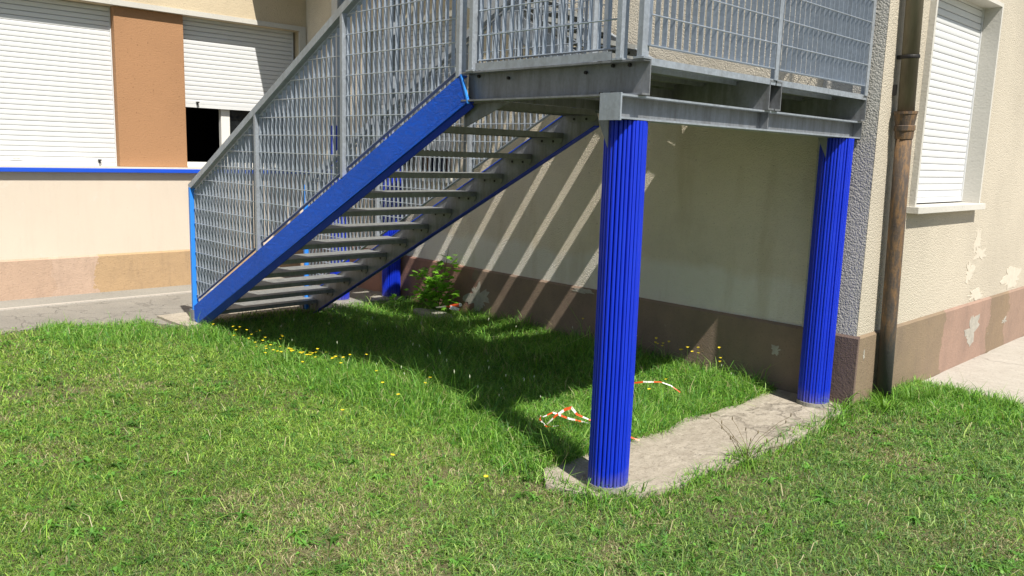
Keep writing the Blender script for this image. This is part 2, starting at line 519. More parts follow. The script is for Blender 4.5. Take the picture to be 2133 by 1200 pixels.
wob_poly('concrete_path', [(0.02, 1.22), (0.35, 1.06), (0.95, 0.95), (7, 0.6), (7, 14), (0.02, 14)], -0.09, -0.03, M['path'], 0.012, 0.15, 9)

# ------------------------------------------------------------------ building
bld = empty('school_building', 'cream roughcast building with brown plinth, ochre pillar and white roller shutters', 'building')
HT = 7.2
def wall_face(m, axis, c, u0, u1, z0, z1, holes, depth, sgn):
    """rectangles around holes; plane axis=const c; reveals go inward by depth (sgn gives the inward direction)"""
    us = sorted({u0, u1, *[h[0] for h in holes], *[h[1] for h in holes]}); zs = sorted({z0, z1, *[h[2] for h in holes], *[h[3] for h in holes]})
    def P(u, z, d=0.0):
        return (c + sgn * d, u, z) if axis == 'x' else (u, c + sgn * d, z)
    for a, b in zip(us, us[1:]):
        for p, q in zip(zs, zs[1:]):
            if any(h[0] <= a and b <= h[1] and h[2] <= p and q <= h[3] for h in holes): continue
            m.add([P(a, p), P(b, p), P(b, q), P(a, q)], [(0, 1, 2, 3)])
    for h in holes:
        a, b, p, q = h
        for e, f in (((a, p), (b, p)), ((b, p), (b, q)), ((b, q), (a, q)), ((a, q), (a, p))):
            m.add([P(*e), P(*f), P(*f, depth), P(*e, depth)], [(0, 1, 2, 3)])

# left wall A: peach below the sill, windows, beige above
RD = 0.30
LINT = 3.10
m = MB(); m.box(XA - 0.35, XA, -9, 0.0, 0, 1.33); m.build('wall', M['peach'], bld)
tag(bld.children[-1], 'smooth peach painted wall below the windows')
m = MB(); m.box(XA - 0.35, XA, -9, 0.0, LINT, HT); m.build('wall', M['beige_top'], bld)
m = MB(); m.box(XA - 0.35, XA, -0.07, 0.0, 1.38, LINT); m.build('wall', M['beige_top'], bld)
# B wall
BW = (-5.95, -4.35, 1.40, 3.01)
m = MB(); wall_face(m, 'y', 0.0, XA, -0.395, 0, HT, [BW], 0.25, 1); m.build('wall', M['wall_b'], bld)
m = MB(); m.box(-0.395, 0.0, -0.012, 0.3, 0.50, HT); m.build('corner_band', M['band'], bld)
# C wall
CW = (0.69, 2.07, 1.37, 2.95)
m = MB(); wall_face(m, 'x', 0.0, 0.3, 12, 0, HT, [(CW[0] - 0.031, CW[1] + 0.031, CW[2] - 0.03, CW[3] + 0.032)], 0.25, -1); m.add([(0.0, -0.012, 0.5), (0.0, 0.3, 0.5), (0.0, 0.3, HT), (0.0, -0.012, HT)], [(0, 1, 2, 3)])
for v in range(len(m.v)):
    m.v[v] = (m.v[v][0] + 0.003, m.v[v][1], m.v[v][2])
m.build('wall', M['cream'], bld)
tag(bld.children[-1], 'sunlit cream wall with peeling patches beside the rain pipe')
# roof and back to keep the inside dark
m = MB(); m.prism([(-12, -9), (XA + 0.02, -9), (XA + 0.02, -0.02), (0.02, -0.02), (0.02, 12.1), (-12, 12.1)], HT, HT + 0.25, 'z'); m.build('roof', M['beige_top'], bld)
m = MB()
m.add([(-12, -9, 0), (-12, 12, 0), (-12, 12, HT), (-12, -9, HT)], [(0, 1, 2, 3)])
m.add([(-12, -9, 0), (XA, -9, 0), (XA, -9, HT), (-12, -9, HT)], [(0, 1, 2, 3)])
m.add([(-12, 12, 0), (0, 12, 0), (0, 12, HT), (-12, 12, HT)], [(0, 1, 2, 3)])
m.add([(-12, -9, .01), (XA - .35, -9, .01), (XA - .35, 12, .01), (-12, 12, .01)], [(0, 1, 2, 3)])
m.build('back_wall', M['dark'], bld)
# plinths with a small sloped top
def plinth(name, axis, c, u0, u1, h, out, mat, sgn):
    m = MB()
    prof = [(c - sgn * 0.05, -0.09), (c + sgn * out, -0.09), (c + sgn * out, h - 0.015), (c, h + 0.004), (c - sgn * 0.05, h + 0.004)]
    m.prism(prof, u0, u1, 'y' if axis == 'x' else 'x')
    return m
m = plinth('p', 'x', XA, -9, -0.02, 0.437, 0.02, None, 1); m.build('plinth', M['plinth_a'], bld)
m = MB(); m.prism([(-0.0003, -0.09), (-0.025, -0.09), (-0.025, 0.487), (-0.0125, 0.503), (-0.0003, 0.503)], XA + 0.02, 0.0222, 'x'); m.build('plinth', M['plinth_b'], bld)
m = MB(); m.prism([(-0.05, -0.09), (0.022, -0.09), (0.022, 0.487), (0.004, 0.503), (-0.05, 0.503)], 0.0, 12, 'y'); m.build('plinth', M['plinth_c'], bld)
# blue sill along wall A with pale top
box_obj('window_sill', M['blue_dark'], bld, XA - 0.05, XA + 0.065, -9, -0.0, 1.332, 1.376, bevel=0.003)
tag(bld.children[-1], 'bright blue painted sill edge running under the left windows')
box_obj('sill_top', M['sill_top'], bld, XA - 0.34, XA + 0.060, -9, 0.0, 1.376, 1.392)
# ochre pillar between the two left windows
PX = -7.300
box_obj('pillar', M['ochre'], bld, XA - 0.34, PX, -2.285, -1.535, 1.392, LINT, bevel=0.006)
tag(bld.children[-1], 'ochre rendered pillar between two roller shutters')
# jamb trims (pale) at the right end of the second window
box_obj('window_jamb', M['concrete_trim'], bld, XA - 0.02, XA + 0.012, -0.10, -0.015, 1.392, LINT)
box_obj('window_lintel', M['concrete_trim'], bld, XA - 0.02, XA + 0.014, -9, -0.015, LINT - 0.0, LINT + 0.055)

# slat mesh: unit length along Y, face towards +X, height .052
def slat_mesh():
    m = MB()
    prof = [(-0.014, -0.0005), (-0.003, 0.0), (0.0012, 0.0025), (0.0028, 0.010), (0.0034, 0.024), (0.0030, 0.038), (0.0014, 0.0455), (-0.003, 0.0485), (-0.014, 0.0495)]
    n = len(prof)
    vs = [(a, 0, b) for a, b in prof] + [(a, 1, b) for a, b in prof]
    fs = [(i, i + 1, n + i + 1, n + i) for i in range(n - 1)] + [(0, n, 2 * n - 1, n - 1)]
    m.add(vs, fs)
    return m.mesh('slat', M['shutter'])
SLAT = slat_mesh()
def shutter(origin_x, y0, y1, z0, z1, label, rotz=0.0, org=None):
    """roller shutter as a part of the building; slats are its sub-parts"""
    m = MB()
    L = y1 - y0
    def T(p):
        if org is None: return (origin_x + p[0], y0 + p[1], p[2])
        c, s = math.cos(rotz), math.sin(rotz)
        return (org[0] + c * p[0] - s * p[1], org[1] + s * p[0] + c * p[1], p[2])
    # bottom rail + side guides
    def bx(x0, x1, ya, yb, za, zb):
        k = len(m.v); m.box(x0, x1, ya, yb, za, zb)
        for i in range(k, len(m.v)): m.v[i] = T(m.v[i])
    bx(-0.010, 0.009, 0.012, L - 0.012, z0, z0 + 0.040)
    bx(-0.02, 0.014, 0.0, 0.010, z0 if z0 < 1.5 else 1.392, z1)
    bx(-0.02, 0.014, L - 0.010, L, z0 if z0 < 1.5 else 1.392, z1)
    sh = m.build('roller_shutter', M['shutter'], bld)
    sh['label'] = label
    z = z0 + 0.041
    while z < z1 - 0.005:
        loc = T((random.uniform(-0.0008, 0.0008), 0.011, z))
        link('slat', SLAT, sh, loc, (1, L - 0.022, 1), (0, random.uniform(-0.012, 0.012), rotz))
        z += 0.052
    return sh
s1 = shutter(XA - 0.165, -4.6, -2.288, 1.395, LINT, 'fully closed white roller shutter left of the ochre pillar')
s2 = shutter(XA - 0.165, -1.532, -0.10, 2.09, LINT, 'white roller shutter half raised beside the ochre pillar')
s3 = shutter(0, 0, BW[1] - BW[0], 1.68, BW[3], 'shaded roller shutter behind the stairs', -math.pi / 2, (BW[0], 0.13, 0))
s4 = shutter(-0.10, CW[0], CW[1], 1.385, CW[3], 'closed white roller shutter in the narrow window right of the pipe')
# box closing the opening behind the shutters
for s, (x, y, z) in ((s1, (XA - 0.155, -2.47, 1.425)), (s2, (XA - 0.155, -1.36, 2.115))):
    m = MB(); m.box(x, x + 0.025, y - 0.008, y + 0.008, z, z + 0.03); m.box(x, x + 0.035, y - 0.014, y + 0.014, z + 0.028, z + 0.042)
    m.build('pull_stop', M['black'], s)
m = MB(); m.box(XA - 0.1605, XA - 0.1585, -3.32, -3.22, 1.445, 1.475); st = m.build('sticker', M['sticker'], s1)
m = MB()
for k in range(6): m.box(XA - 0.1583, XA - 0.1578, -3.30 + k * 0.012, -3.293 + k * 0.012, 1.452, 1.468)
m.build('maker_print', M['print'], s1)

def window_frame(x, y0, y1, z0, z1, mull, label=None):
    m = MB(); d = 0.05; w = 0.055
    m.box(x - d, x, y0, y1, z0, z0 + w); m.box(x - d, x, y0, y1, z1 - w, z1)
    m.box(x - d, x, y0, y0 + w, z0 + w, z1 - w); m.box(x - d, x, y1 - w, y1, z0 + w, z1 - w)
    for u in mull:
        m.box(x - d, x + 0.01, u - 0.055, u + 0.055, z0 + w, z1 - w)
    return m
W2X = XA - 0.225
m = window_frame(W2X, -1.535, -0.10, 1.40, LINT, [-0.99])
wf = m.build('window', M['white_frame'], bld); wf['label'] = 'white framed window standing open below the half raised shutter'
m = MB(); m.box(W2X - 0.03, W2X - 0.024, -0.935, -0.16, 1.455, LINT - 0.055); m.build('pane', M['glass'], wf)
m = MB(); m.box(W2X - 0.65, W2X - 0.6, -1.62, -1.535, 1.46, 3.0)
m.build('open_sash', M['white_frame'], wf)
box_obj('curtain', M['shutter'], bld, W2X - 0.25, W2X - 0.24, -0.62, -0.50, 1.40, 3.05)
# room shell behind W2 so the opening reads as a dark room
box_obj('window_board', M['sill_top'], bld, XA - 0.34, XA - 0.055, -1.535, -0.10, 1.393, 1.405)
# B window frame and glass
m = MB()
w = 0.05
x0, x1, z0, z1 = BW
for b in ((x0, x1, z0, z0 + w), (x0, x1, z1 - w, z1), (x0, x0 + w, z0 + w, z1 - w), (x1 - w, x1, z0 + w, z1 - w), ((x0 + x1) / 2 - 0.04, (x0 + x1) / 2 + 0.04, z0 + w, z1 - w)):
    m.box(b[0], b[1], 0.17, 0.22, b[2], b[3])
wf = m.build('window', M['white_frame'], bld)
m = MB(); m.box(x0 + w, x1 - w, 0.195, 0.20, z0 + w, z1 - w); m.build('pane', M['glass'], wf)
box_obj('window_sill', M['concrete_trim'], bld, x0 - 0.06, x1 + 0.06, -0.06, 0.10, 1.345, 1.395, bevel=0.003)
box_obj('window_lintel', M['concrete_trim'], bld, x0 - 0.08, x1 + 0.08, -0.04, 0.10, 3.012, 3.07)
# C window: projecting pale concrete surround
y0, y1, z0, z1 = CW
m = MB()
fx0, fx1 = -0.12, 0.045
m.box(fx0, fx1, y0 - 0.03, y0 - 0.001, z0 - 0.0, z1 + 0.03); m.box(fx0, fx1, y1 + 0.001, y1 + 0.03, z0, z1 + 0.03); m.box(fx0, fx1, y0 - 0.001, y1 + 0.001, z1 + 0.001, z1 + 0.03)
wf = m.build('window_surround', M['concrete_trim'], bld); wf['label'] = 'pale concrete box surround of the narrow right window'
box_obj('window_sill', M['concrete_trim'], bld, -0.12, 0.085, y0 - 0.06, y1 + 0.05, z0 - 0.045, z0 + 0.004, bevel=0.003)
m = MB(); m.box(-0.20, -0.17, y0 + 0.0, y1, z0, z1); m.build('window', M['white_frame'], bld)

# peeled / patched plaster, thin irregular plates on the wall faces
def patch(name, axis, c, sgn, cu, cz, ru, rz, mat, seed, th=0.004):
    n = 44; pts = []
    for i in range(n):
        a = 2 * math.pi * i / n
        k = 0.75 + 0.75 * noise.noise(Vector((math.cos(a) * 1.8, math.sin(a) * 1.8, seed * 3.7))) + 0.35 * noise.noise(Vector((math.cos(a) * 6, math.sin(a) * 6, seed * 1.7)))
        pts.append((cu + ru * k * math.cos(a), cz + rz * k * math.sin(a)))
    m = MB()
    m.prism(pts, c - sgn * 0.01, c + sgn * th, 'x' if axis == 'x' else 'y')
    return m.build(name, mat, bld)
for a in ((2.28, 1.04, 0.12, 0.16, 'filler', 1), (2.42, 0.93, 0.16, 0.07, 'filler', 2), (2.18, 0.78, 0.13, 0.11, 'filler', 3), (3.45, 0.63, 0.30, 0.10, 'filler', 4), (2.4, 0.56, 0.25, 0.05, 'filler', 5)):
    patch('plaster_patch', 'x', 0.003, 1, a[0], a[1], a[2], a[3], M[a[4]], a[5], 0.002 + 0.0004 * a[5])
for a in ((2.36, 0.25, 0.20, 0.16, 'bare', 11), (3.33, 0.22, 0.10, 0.04, 'bare', 12), (0.09, 0.36, 0.012, 0.05, 'bare', 14)):
    patch('plaster_patch', 'x', 0.022, 1, a[0], a[1], a[2], a[3], M[a[4]], a[5], 0.002)
for a in ((-3.86, 0.22, 0.22, 0.19, 'bare', 21), (-2.45, 0.47, 0.13, 0.025, 'bare', 22), (-0.57, 0.30, 0.05, 0.04, 'bare', 23)):
    patch('plaster_patch', 'y', -0.025, -1, a[0], a[1], a[2], a[3], M[a[4]], a[5], 0.002)


# ------------------------------------------------------------------ rain pipe
pipe = empty('rain_pipe', 'rusty rain pipe standing against the building corner beside the narrow window', 'pipe')
def pp(z):      # the pipe leans a little
    return (0.085, 0.345 - 0.065 * z, z)
m = MB(); m.tube([pp(-0.05), pp(0.6), pp(1.3), pp(1.90)], 0.052, 24); m.build('lower_pipe', M['rust'], pipe, smooth=True)['label'] = 'rusty cast iron lower pipe'
m = MB(); m.tube([pp(1.84), pp(1.89), pp(1.895), pp(1.925), pp(1.93), pp(2.00), pp(2.003), pp(2.02)], [0.057, 0.060, 0.066, 0.066, 0.060, 0.070, 0.074, 0.074], 24)
m.build('pipe_socket', M['rust'], pipe, smooth=False)
m = MB(); m.tube([pp(1.98), pp(4), pp(7.0)], 0.053, 24); m.build('upper_pipe', M['zinc'], pipe, smooth=True)['label'] = 'dull zinc upper pipe'
m = MB(); m.tube([pp(2.355), pp(2.362), pp(2.372), pp(2.38)], [0.056, 0.059, 0.059, 0.056], 24); q = pp(2.37); m.box(0.0, q[0] - 0.04, q[1] - 0.012, q[1] + 0.012, 2.355, 2.38); m.build('pipe_clamp', M['bolt'], pipe)
m = MB(); q = pp(2.16); m.box(0.0, 0.03, q[1] - 0.045, q[1] - 0.035, 2.12, 2.19); m.build('pipe_bracket', M['bolt'], pipe)

# ------------------------------------------------------------------ blue columns
def column(x, y, z0, z1, label):
    m = MB(); n = 30
    prof = []
    for i in range(n):
        a0 = 2 * math.pi * i / n
        jit = random.uniform(-0.0012, 0.0012)
        a0 += random.uniform(-0.012, 0.012); rr = random.choice((0.0, 0.0, 0.0015, -0.002, -0.004))
        g = random.uniform(0.03, 0.10)
        for f, r in ((g, 0.0855), (g + 0.05, 0.0985), (0.28, 0.1025 + rr), (0.50, 0.1035 + rr), (0.72, 0.1025 + rr), (0.91, 0.0985), (0.96, 0.0855)):
            a = a0 + 2 * math.pi / n * f
            prof.append(((r + jit) * math.cos(a), (r + jit) * math.sin(a)))
    # profile swept up, very slightly uneven
    k = len(prof); vs = []; fs = []
    zs = [z0, z0 + 0.35 * (z1 - z0), z0 + 0.7 * (z1 - z0), z1]
    for j, z in enumerate(zs):
        dx, dy = random.uniform(-0.0015, 0.0015), random.uniform(-0.0015, 0.0015)
        vs += [(x + a + dx, y + b + dy, z) for a, b in prof]
    for j in range(len(zs) - 1):
        for i in range(k):
            l = (i + 1) % k
            fs.append((j * k + i, j * k + l, (j + 1) * k + l, (j + 1) * k + i))
    fs.append(tuple(range((len(zs) - 1) * k, len(zs) * k)))
    m.add(vs, fs)
    root = empty('support_column', label, 'column', 'ribbed blue columns under the fire stairs')
    m.build('ribbed_cladding', M['blue'], root)
    m = MB(); m.tube([(x, y, z0 - 0.06), (x, y, z0 + 0.004)], 0.108, 28); m.build('base_ring', M['strip'], root)
    return root
CX = -0.192
c1 = column(CX, -2.395, 0.035, 1.826, 'nearest ribbed blue column, standing at the free end of the concrete strip')
c2 = column(CX, -0.165, 0.035, 1.826, 'ribbed blue column beside the building corner at the wall end of the strip')
c3 = column(-5.22, -0.125, 0.04, 1.84, 'far ribbed blue column against the wall behind the leafy shrub')
c4_ = column(-5.36, -0.71, 0.04, 1.90, 'far ribbed blue column mostly hidden behind the lower stringer and railing')
for c, y in ((c1, -2.395), (c2, -0.165)):
    m = MB(); m.prism([(CX - 0.012, 1.826), (CX - 0.012 + 0.0, 1.70), (CX - 0.075, 1.826)], y - 0.118, y - 0.112, 'y')
    # gusset plate welded under the beam in front of the cladding
    m.build('gusset', M['galv_dull'], c)
    m = MB(); m.tube([(CX, y, 1.7), (CX, y, 1.829)], 0.05, 16); m.build('steel_post', M['galv_dull'], c)

for c, x, y in ((c3, -5.22, -0.125), (c4_, -5.36, -0.71)):
    m = MB(); m.box(x - 0.055, x + 0.055, y - 0.055, y - 0.047, 1.6, 4.0); m.box(x - 0.055, x + 0.055, y + 0.047, y + 0.055, 1.6, 4.0); m.box(x - 0.003, x + 0.003, y - 0.0468, y + 0.0468, 1.6, 4.0)
    m.build('steel_post', M['galv'], c)

# ------------------------------------------------------------------ I-beam on the two front columns
ib = empty('support_beam', 'galvanised I beam lying across the two front blue columns', 'beam')
BX = -0.155
m = MB()
m.box(BX - 0.057, BX + 0.057, -2.555, 0.0 - 0.03, 1.829, 1.838); m.build('lower_flange', M['galv'], ib)  # both flanges in paler steel than the web: sunlight put into the colour
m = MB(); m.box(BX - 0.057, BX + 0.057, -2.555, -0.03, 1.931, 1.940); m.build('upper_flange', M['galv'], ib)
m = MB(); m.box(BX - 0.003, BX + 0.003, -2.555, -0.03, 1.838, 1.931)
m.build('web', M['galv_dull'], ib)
m = MB(); m.box(BX - 0.062, BX + 0.060, -2.567, -2.556, 1.822, 1.944); m.build('end_plate', M['galv'], ib)
m = MB(); m.box(BX - 0.06, BX + 0.06, -0.029, -0.020, 1.822, 1.9405); m.build('end_plate', M['galv_dull'], ib)
# web stiffeners
for y in (-1.24,):
    m = MB(); m.box(BX + 0.003, BX + 0.052, y - 0.004, y + 0.004, 1.838, 1.931); m.build('stiffener', M['galv_dull'], ib)

# ------------------------------------------------------------------ grating panels
def unit_mesh(name, mat, sx, sy, sz, org=(0, 0, 0)):
    m = MB(); m.box(org[0], org[0] + sx, org[1], org[1] + sy, org[2], org[2] + sz)
    return m.mesh(name, mat)
BD = 0.027
BAR_X = unit_mesh('grating_bar', M['galv_bar'], 0.0026, BD, 1, (-0.0013, 0, 0))     # panel plane along X: bar deep in Y
BAR_Y = unit_mesh('grating_bar_side', M['galv_bar'], BD, 0.0026, 1, (-BD, -0.0013, 0))  # panel plane along Y: bar deep in -X
def rod_mesh(axis):
    m = MB(); r = 0.0038
    a = [(r * math.cos(k * math.pi / 3), r * math.sin(k * math.pi / 3)) for k in range(6)]
    m.prism(a, 0, 1, 'x' if axis == 'x' else 'y')
    return m.mesh('grating_rod', M['galv_bar'])
ROD_X, ROD_Y = rod_mesh('x'), rod_mesh('y')
PITCH, RODP = 0.0625, 0.132

def clip_range(x0, x1, zr, fb, ft):
    xs = np.linspace(x0, x1, 200)
    ok = [x for x in xs if fb(x) <= zr <= ft(x)]
    return (ok[0], ok[-1]) if len(ok) > 3 else None

def panel_x(parent, y, x0, x1, fb, ft, zphase=0.0):
    """grating panel in a plane parallel to X, front at y, bars 27 mm deep; fb/ft bottom and top height"""
    m = MB(); m.beam((x0, y + BD / 2, fb(x0)), (x1, y + BD / 2, fb(x1)), BD + 0.004, 0.005, (0, 1, 0))
    p = m.build('grating_panel', M['galv_bar'], parent)
    m = MB(); m.beam((x0, y + BD / 2, ft(x0)), (x1, y + BD / 2, ft(x1)), BD + 0.004, 0.005, (0, 1, 0))
    m.build('top_flat', M['galv_bar'], p)
    n = int(round((x1 - x0) / PITCH))
    for i in range(n + 1):
        x = x0 + 0.004 + (x1 - x0 - 0.008) * i / n
        b, t_ = fb(x), ft(x)
        if t_ - b < 0.02: continue
        link('bar', BAR_X, p, (x, y, b), (1, 1, t_ - b), (0, random.uniform(-0.002, 0.002), random.uniform(-0.03, 0.03)))
    zmin = min(fb(x0), fb(x1)); zmax = max(ft(x0), ft(x1))
    k = math.ceil((zmin - zphase) / RODP)
    while zphase + k * RODP < zmax:
        z = zphase + k * RODP; k += 1
        r = clip_range(x0, x1, z, fb, ft)
        if r: link('rod', ROD_X, p, (r[0], y - 0.001, z), (r[1] - r[0], 1, 1))
    return p

def panel_y(parent, x, y0, y1, z0, z1, zphase=0.0):
    m = MB(); m.box(x - BD, x + 0.001, y0, y1, z0 - 0.0025, z0 + 0.0025)
    p = m.build('grating_panel', M['galv_bar'], parent)
    m = MB(); m.box(x - BD, x + 0.001, y0, y1, z1 - 0.0025, z1 + 0.0025)
    m.build('top_flat', M['galv_bar'], p)
    n = int(round((y1 - y0) / 0.060))
    for i in range(n + 1):
        y = y0 + 0.004 + (y1 - y0 - 0.008) * i / n
        link('bar', BAR_Y, p, (x, y, z0), (1, 1, z1 - z0), (0, 0, random.uniform(-0.03, 0.03)))
    z = z0 + 0.132
    while z < z1 - 0.02:
        link('rod', ROD_Y, p, (x + 0.001, y0, z), (1, y1 - y0, 1)); z += RODP
    return p

def post(parent, x, y, z0, z1, mat, w=0.040, d=0.040, flip=False, blue=False):
    m = MB()
    m.box(x - 0.014, x + 0.014, y, y + 0.052, z0, z1)
    return m.build('post', mat, parent)

SL = 0.5100                                     # slope of the flights
def ztop(x): return 0.165 + SL * (x + 5.13)     # stringer top
X0, X1 = -5.10, -1.36

def flight(root, yn, yf, top_x, low_x, f, sgn, n, ztread, near_rail_y, rails, foot=True):
    pass

# ---- lower flight
lf = empty('lower_stair_flight', 'blue edged galvanised stair flight rising from the lawn to the first landing', 'stairs')
YN, YF = -2.44, -1.275
def stringer(parent, yweb, side, x0, x1, fn, depth, blue_web, zlow=None, name='stringer'):
    """channel: web at yweb, flanges towards side(+1/-1); fn gives the top height"""
    y_in = yweb + side * 0.055
    th = 0.007
    m = MB()
    def poly(za, zb):
        return [(x0 + 0.0, fn(x0) + za), (x1, fn(x1) + za), (x1 + 0.06, fn(x1) + zb + 0.02), (x0 + 0.10, fn(x0 + 0.10) + zb)]
    # web
    m.prism([(x0, fn(x0) - 0.0), (x1, fn(x1)), (x1 + 0.062, fn(x1) - depth + 0.035), (x0 + 0.115, fn(x0 + 0.115) - depth), (x0 + 0.03, fn(x0) - 0.10)], yweb, yweb + side * th, 'y', 0)
    w = m.build(name, blue_web, parent)
    m = MB()
    m.prism([(x0, fn(x0)), (x1, fn(x1)), (x1, fn(x1) - th), (x0, fn(x0) - th)], yweb + side * (th + 0.0005), y_in if side > 0 else yweb + side * 0.016, 'y')
    m.build('top_flange', M['blue_dark'], w)
    m = MB()
    xb0, xb1 = x0 + 0.115, x1 + 0.062
    m.prism([(xb0, fn(xb0) - depth), (xb1, fn(x1) - depth + 0.035), (xb1, fn(x1) - depth + 0.035 + th), (xb0, fn(xb0) - depth + th)], yweb + side * (th + 0.0005), y_in, 'y')
    m.build('bottom_flange', M['blue'], w)
    return w
DEP = 0.188
sn = stringer(lf, YN, 1, -5.13, X1, ztop, DEP, M['blue_wrinkle']); sn['label'] = 'wide blue painted stringer on the lawn side'
m = MB()
a0, a1 = -5.02, X1 + 0.066
def zb(x): return ztop(x) - DEP
vs = []
for x in (a0, a1):
    o = 0.030 if x > -2 else 0.0
    vs += [(x, YN - 0.0005, zb(x) + o), (x, YN + 0.006, zb(x) + o), (x, YN + 0.055, zb(x) - 0.050 + o), (x, YN + 0.045, zb(x) - 0.052 + o)]
m.add(vs, [(0, 1, 5, 4), (1, 2, 6, 5), (2, 3, 7, 6), (3, 0, 4, 7), (0, 3, 2, 1), (4, 5, 6, 7)])
m.build('lower_edge', M['blue'], sn)
# grey inner face of the near stringer
m = MB(); m.prism([(-5.1, ztop(-5.1) - 0.01), (X1 - 0.005, ztop(X1) - 0.012), (X1 + 0.05, ztop(X1) - DEP + 0.045), (-5.0, ztop(-5.0) - DEP + 0.012)], YN + 0.0080, YN + 0.0110, 'y'); m.build('inner_face', M['galv_dull'], sn)
# folded light blue end edge
m = MB()
ex = [(X1 + 0.000, ztop(X1) + 0.004), (X1 + 0.022, ztop(X1) - 0.045), (X1 + 0.045, ztop(X1) - 0.10), (X1 + 0.068, ztop(X1) - DEP + 0.030)]
m.prism(ex + [(a + 0.010, b) for a, b in ex[::-1]], YN - 0.003, YN + 0.012, 'y'); m.build('end_edge', M['blue_light'], sn)
sf = stringer(lf, YF, -1, -5.13, X1, lambda x: ztop(x) - 0.02, 0.250, M['galv_dull'], name='stringer'); sf['label'] = 'grey and blue stringer on the wall side'
# treads
def tread_meshes(w, name='tread', ribs=True):
    T_, B_ = MB(), MB()
    T_.box(0, 0.285, 0, w, -0.030, 0); 
    return T_
def add_treads(root, y0, y1, xs_zs, dirx, sides=(0, 1)):
    w = y1 - y0
    m = MB()
    m.box(0, 0.285, 0, w, -0.006, 0.0); m.box(0, 0.006, 0, w, -0.036, -0.006); m.box(0.279, 0.285, 0, w, -0.036, -0.006)
    for k in range(1, 7):
        m.box(0.040 * k, 0.040 * k + 0.003, 0, w, -0.030, -0.006)
    for k in range(1, 14):                                  # anti-slip studs rows
        pass
    tm = m.mesh('tread', M['galv_tread'])
    m = MB(); m.prism([(0.012, -0.036), (0.285, -0.036), (0.285, -0.055), (0.262, -0.078), (0.045, -0.078), (0.012, -0.060)], 0, 0.005, 'y'); pm = m.mesh('tread_bracket', M['galv_tread'])
    m = MB(); m.tube([(0, -0.004, 0), (0, 0.010, 0)], 0.0095, 6); bm_ = m.mesh('bolt', M['bolt'])
    for x, z in xs_zs:
        o = link('tread', tm, root, (x, y0, z))
        if dirx < 0: o.scale = (1, 1, 1)
        for yy in [(0.001, w - 0.006)[q] for q in sides]:
            link('bracket', pm, o, (0, yy, 0))
            for bx in (0.09, 0.20):
                link('bolt', bm_, o, (bx, yy if yy > 0.1 else yy + 0.004, -0.058))
spots = [(-1.32 - 0.2955 * k - 0.285, 1.963 - 0.150 * k) for k in range(13)]
add_treads(lf, YN + 0.012, YF - 0.008, spots, 1, (1,))

# railings of the lower flight
RH = 1.105
def railing(root, y, xposts, fn, blue_first, lowx):
    fb = lambda x: fn(x) + 0.062
    ft = lambda x: fn(x) + RH - 0.055
    for i, x in enumerate(xposts):
        z0 = fn(x) - 0.004
        if i == 0 and blue_first:
            z0 = 0.04
        p = post(root, x, y - 0.004 if not (i == 0 and blue_first) else y - 0.010, z0, fn(x) + RH - 0.012, M['blue_light'] if (i == 0 and blue_first) else M['galv'])
        if i == 0 and blue_first: p['label'] = 'light blue end post'
    for a, b in zip(xposts, xposts[1:]):
        panel_x(root, y + 0.024, a + 0.024, b - 0.024, fb, ft, 0.03)
    m = MB(); xa, xb = xposts[0] - 0.02, xposts[-1] + 0.01
    m.beam((xa, y + 0.020, fn(xa) + RH), (xb, y + 0.020, fn(xb) + RH), 0.050, 0.050, (0, 1, 0))
    m.build('handrail', M['galv'], root)
railing(lf, YN + 0.004, [-5.10, -3.835, -2.59, -1.385], ztop, True, 0)
railing(lf, YF - 0.030, [-5.05, -3.81, -2.58, -1.375], ztop, True, 0)
# foot plate at the blue end post
m = MB(); m.box(-5.16, -5.08, YN - 0.012, YN + 0.05, 0.0, 0.15); m.build('foot_plate', M['galv_dull'], lf)
m = MB(); m.box(-5.14, -5.07, YF - 0.05, YF + 0.012, 0.0, 0.15); m.build('foot_plate', M['galv_dull'], lf)

# ---- first landing
ld = empty('stair_landing', 'galvanised landing platform with grating railing above the two front blue columns', 'landing')
LX0, LX1 = -1.345, -0.075
ZC0, ZC1 = 1.942, 2.103
def channel(yweb, side, x0=LX0, x1=LX1, lab=None):
    m = MB(); th = 0.007; d = 0.060
    y_in = yweb + side * d
    a, b = sorted((yweb, yweb + side * th)); m.box(x0, x1, a, b, ZC0, ZC1)
    a, b = sorted((yweb + side * (th + 0.0002), y_in)); m.box(x0, x1, a, b, ZC0, ZC0 + 0.009); m.box(x0, x1, a, b, ZC1 - 0.009, ZC1)
    o = m.build('edge_channel', M['galv_dull'], ld)
    if lab: o['label'] = lab
    return o
ch1 = channel(YN + 0.058, -1, lab='weathered channel facing the lawn')
channel(-1.298, 1); channel(-1.163, -1); channel(-0.035, -1)
# bolts on the near channel
m = MB(); m.tube([(0, -0.012, 0), (0, 0.004, 0)], 0.0085, 8); BOLT = m.mesh('bolt', M['bolt'])
for x, z in ((-1.01, 2.06), (-0.46, 2.062), (-0.29, 2.085), (-0.19, 2.083), (-1.25, 2.08)):
    link('bolt', BOLT, ch1, (x, YN + 0.050, z))
for x in (-0.34, -0.27):
    m = MB(); m.tube([(x, YN + 0.025, ZC0 + 0.008), (x, YN + 0.025, ZC0 + 0.020)], 0.010, 6); m.build('bolt', M['bolt'], ch1)
# cross member at the stair end of the landing and central brace
for x in (-1.30, -0.72):
    m = MB(); m.box(x - 0.003, x + 0.003, YN + 0.066, -1.299, ZC0 + 0.02, ZC1 - 0.035); m.build('cross_plate', M['galv_dull'], ld)
    m = MB(); m.box(x - 0.003, x + 0.003, -1.155, -0.043, ZC0 + 0.02, ZC1 - 0.035); m.build('cross_plate', M['galv_dull'], ld)
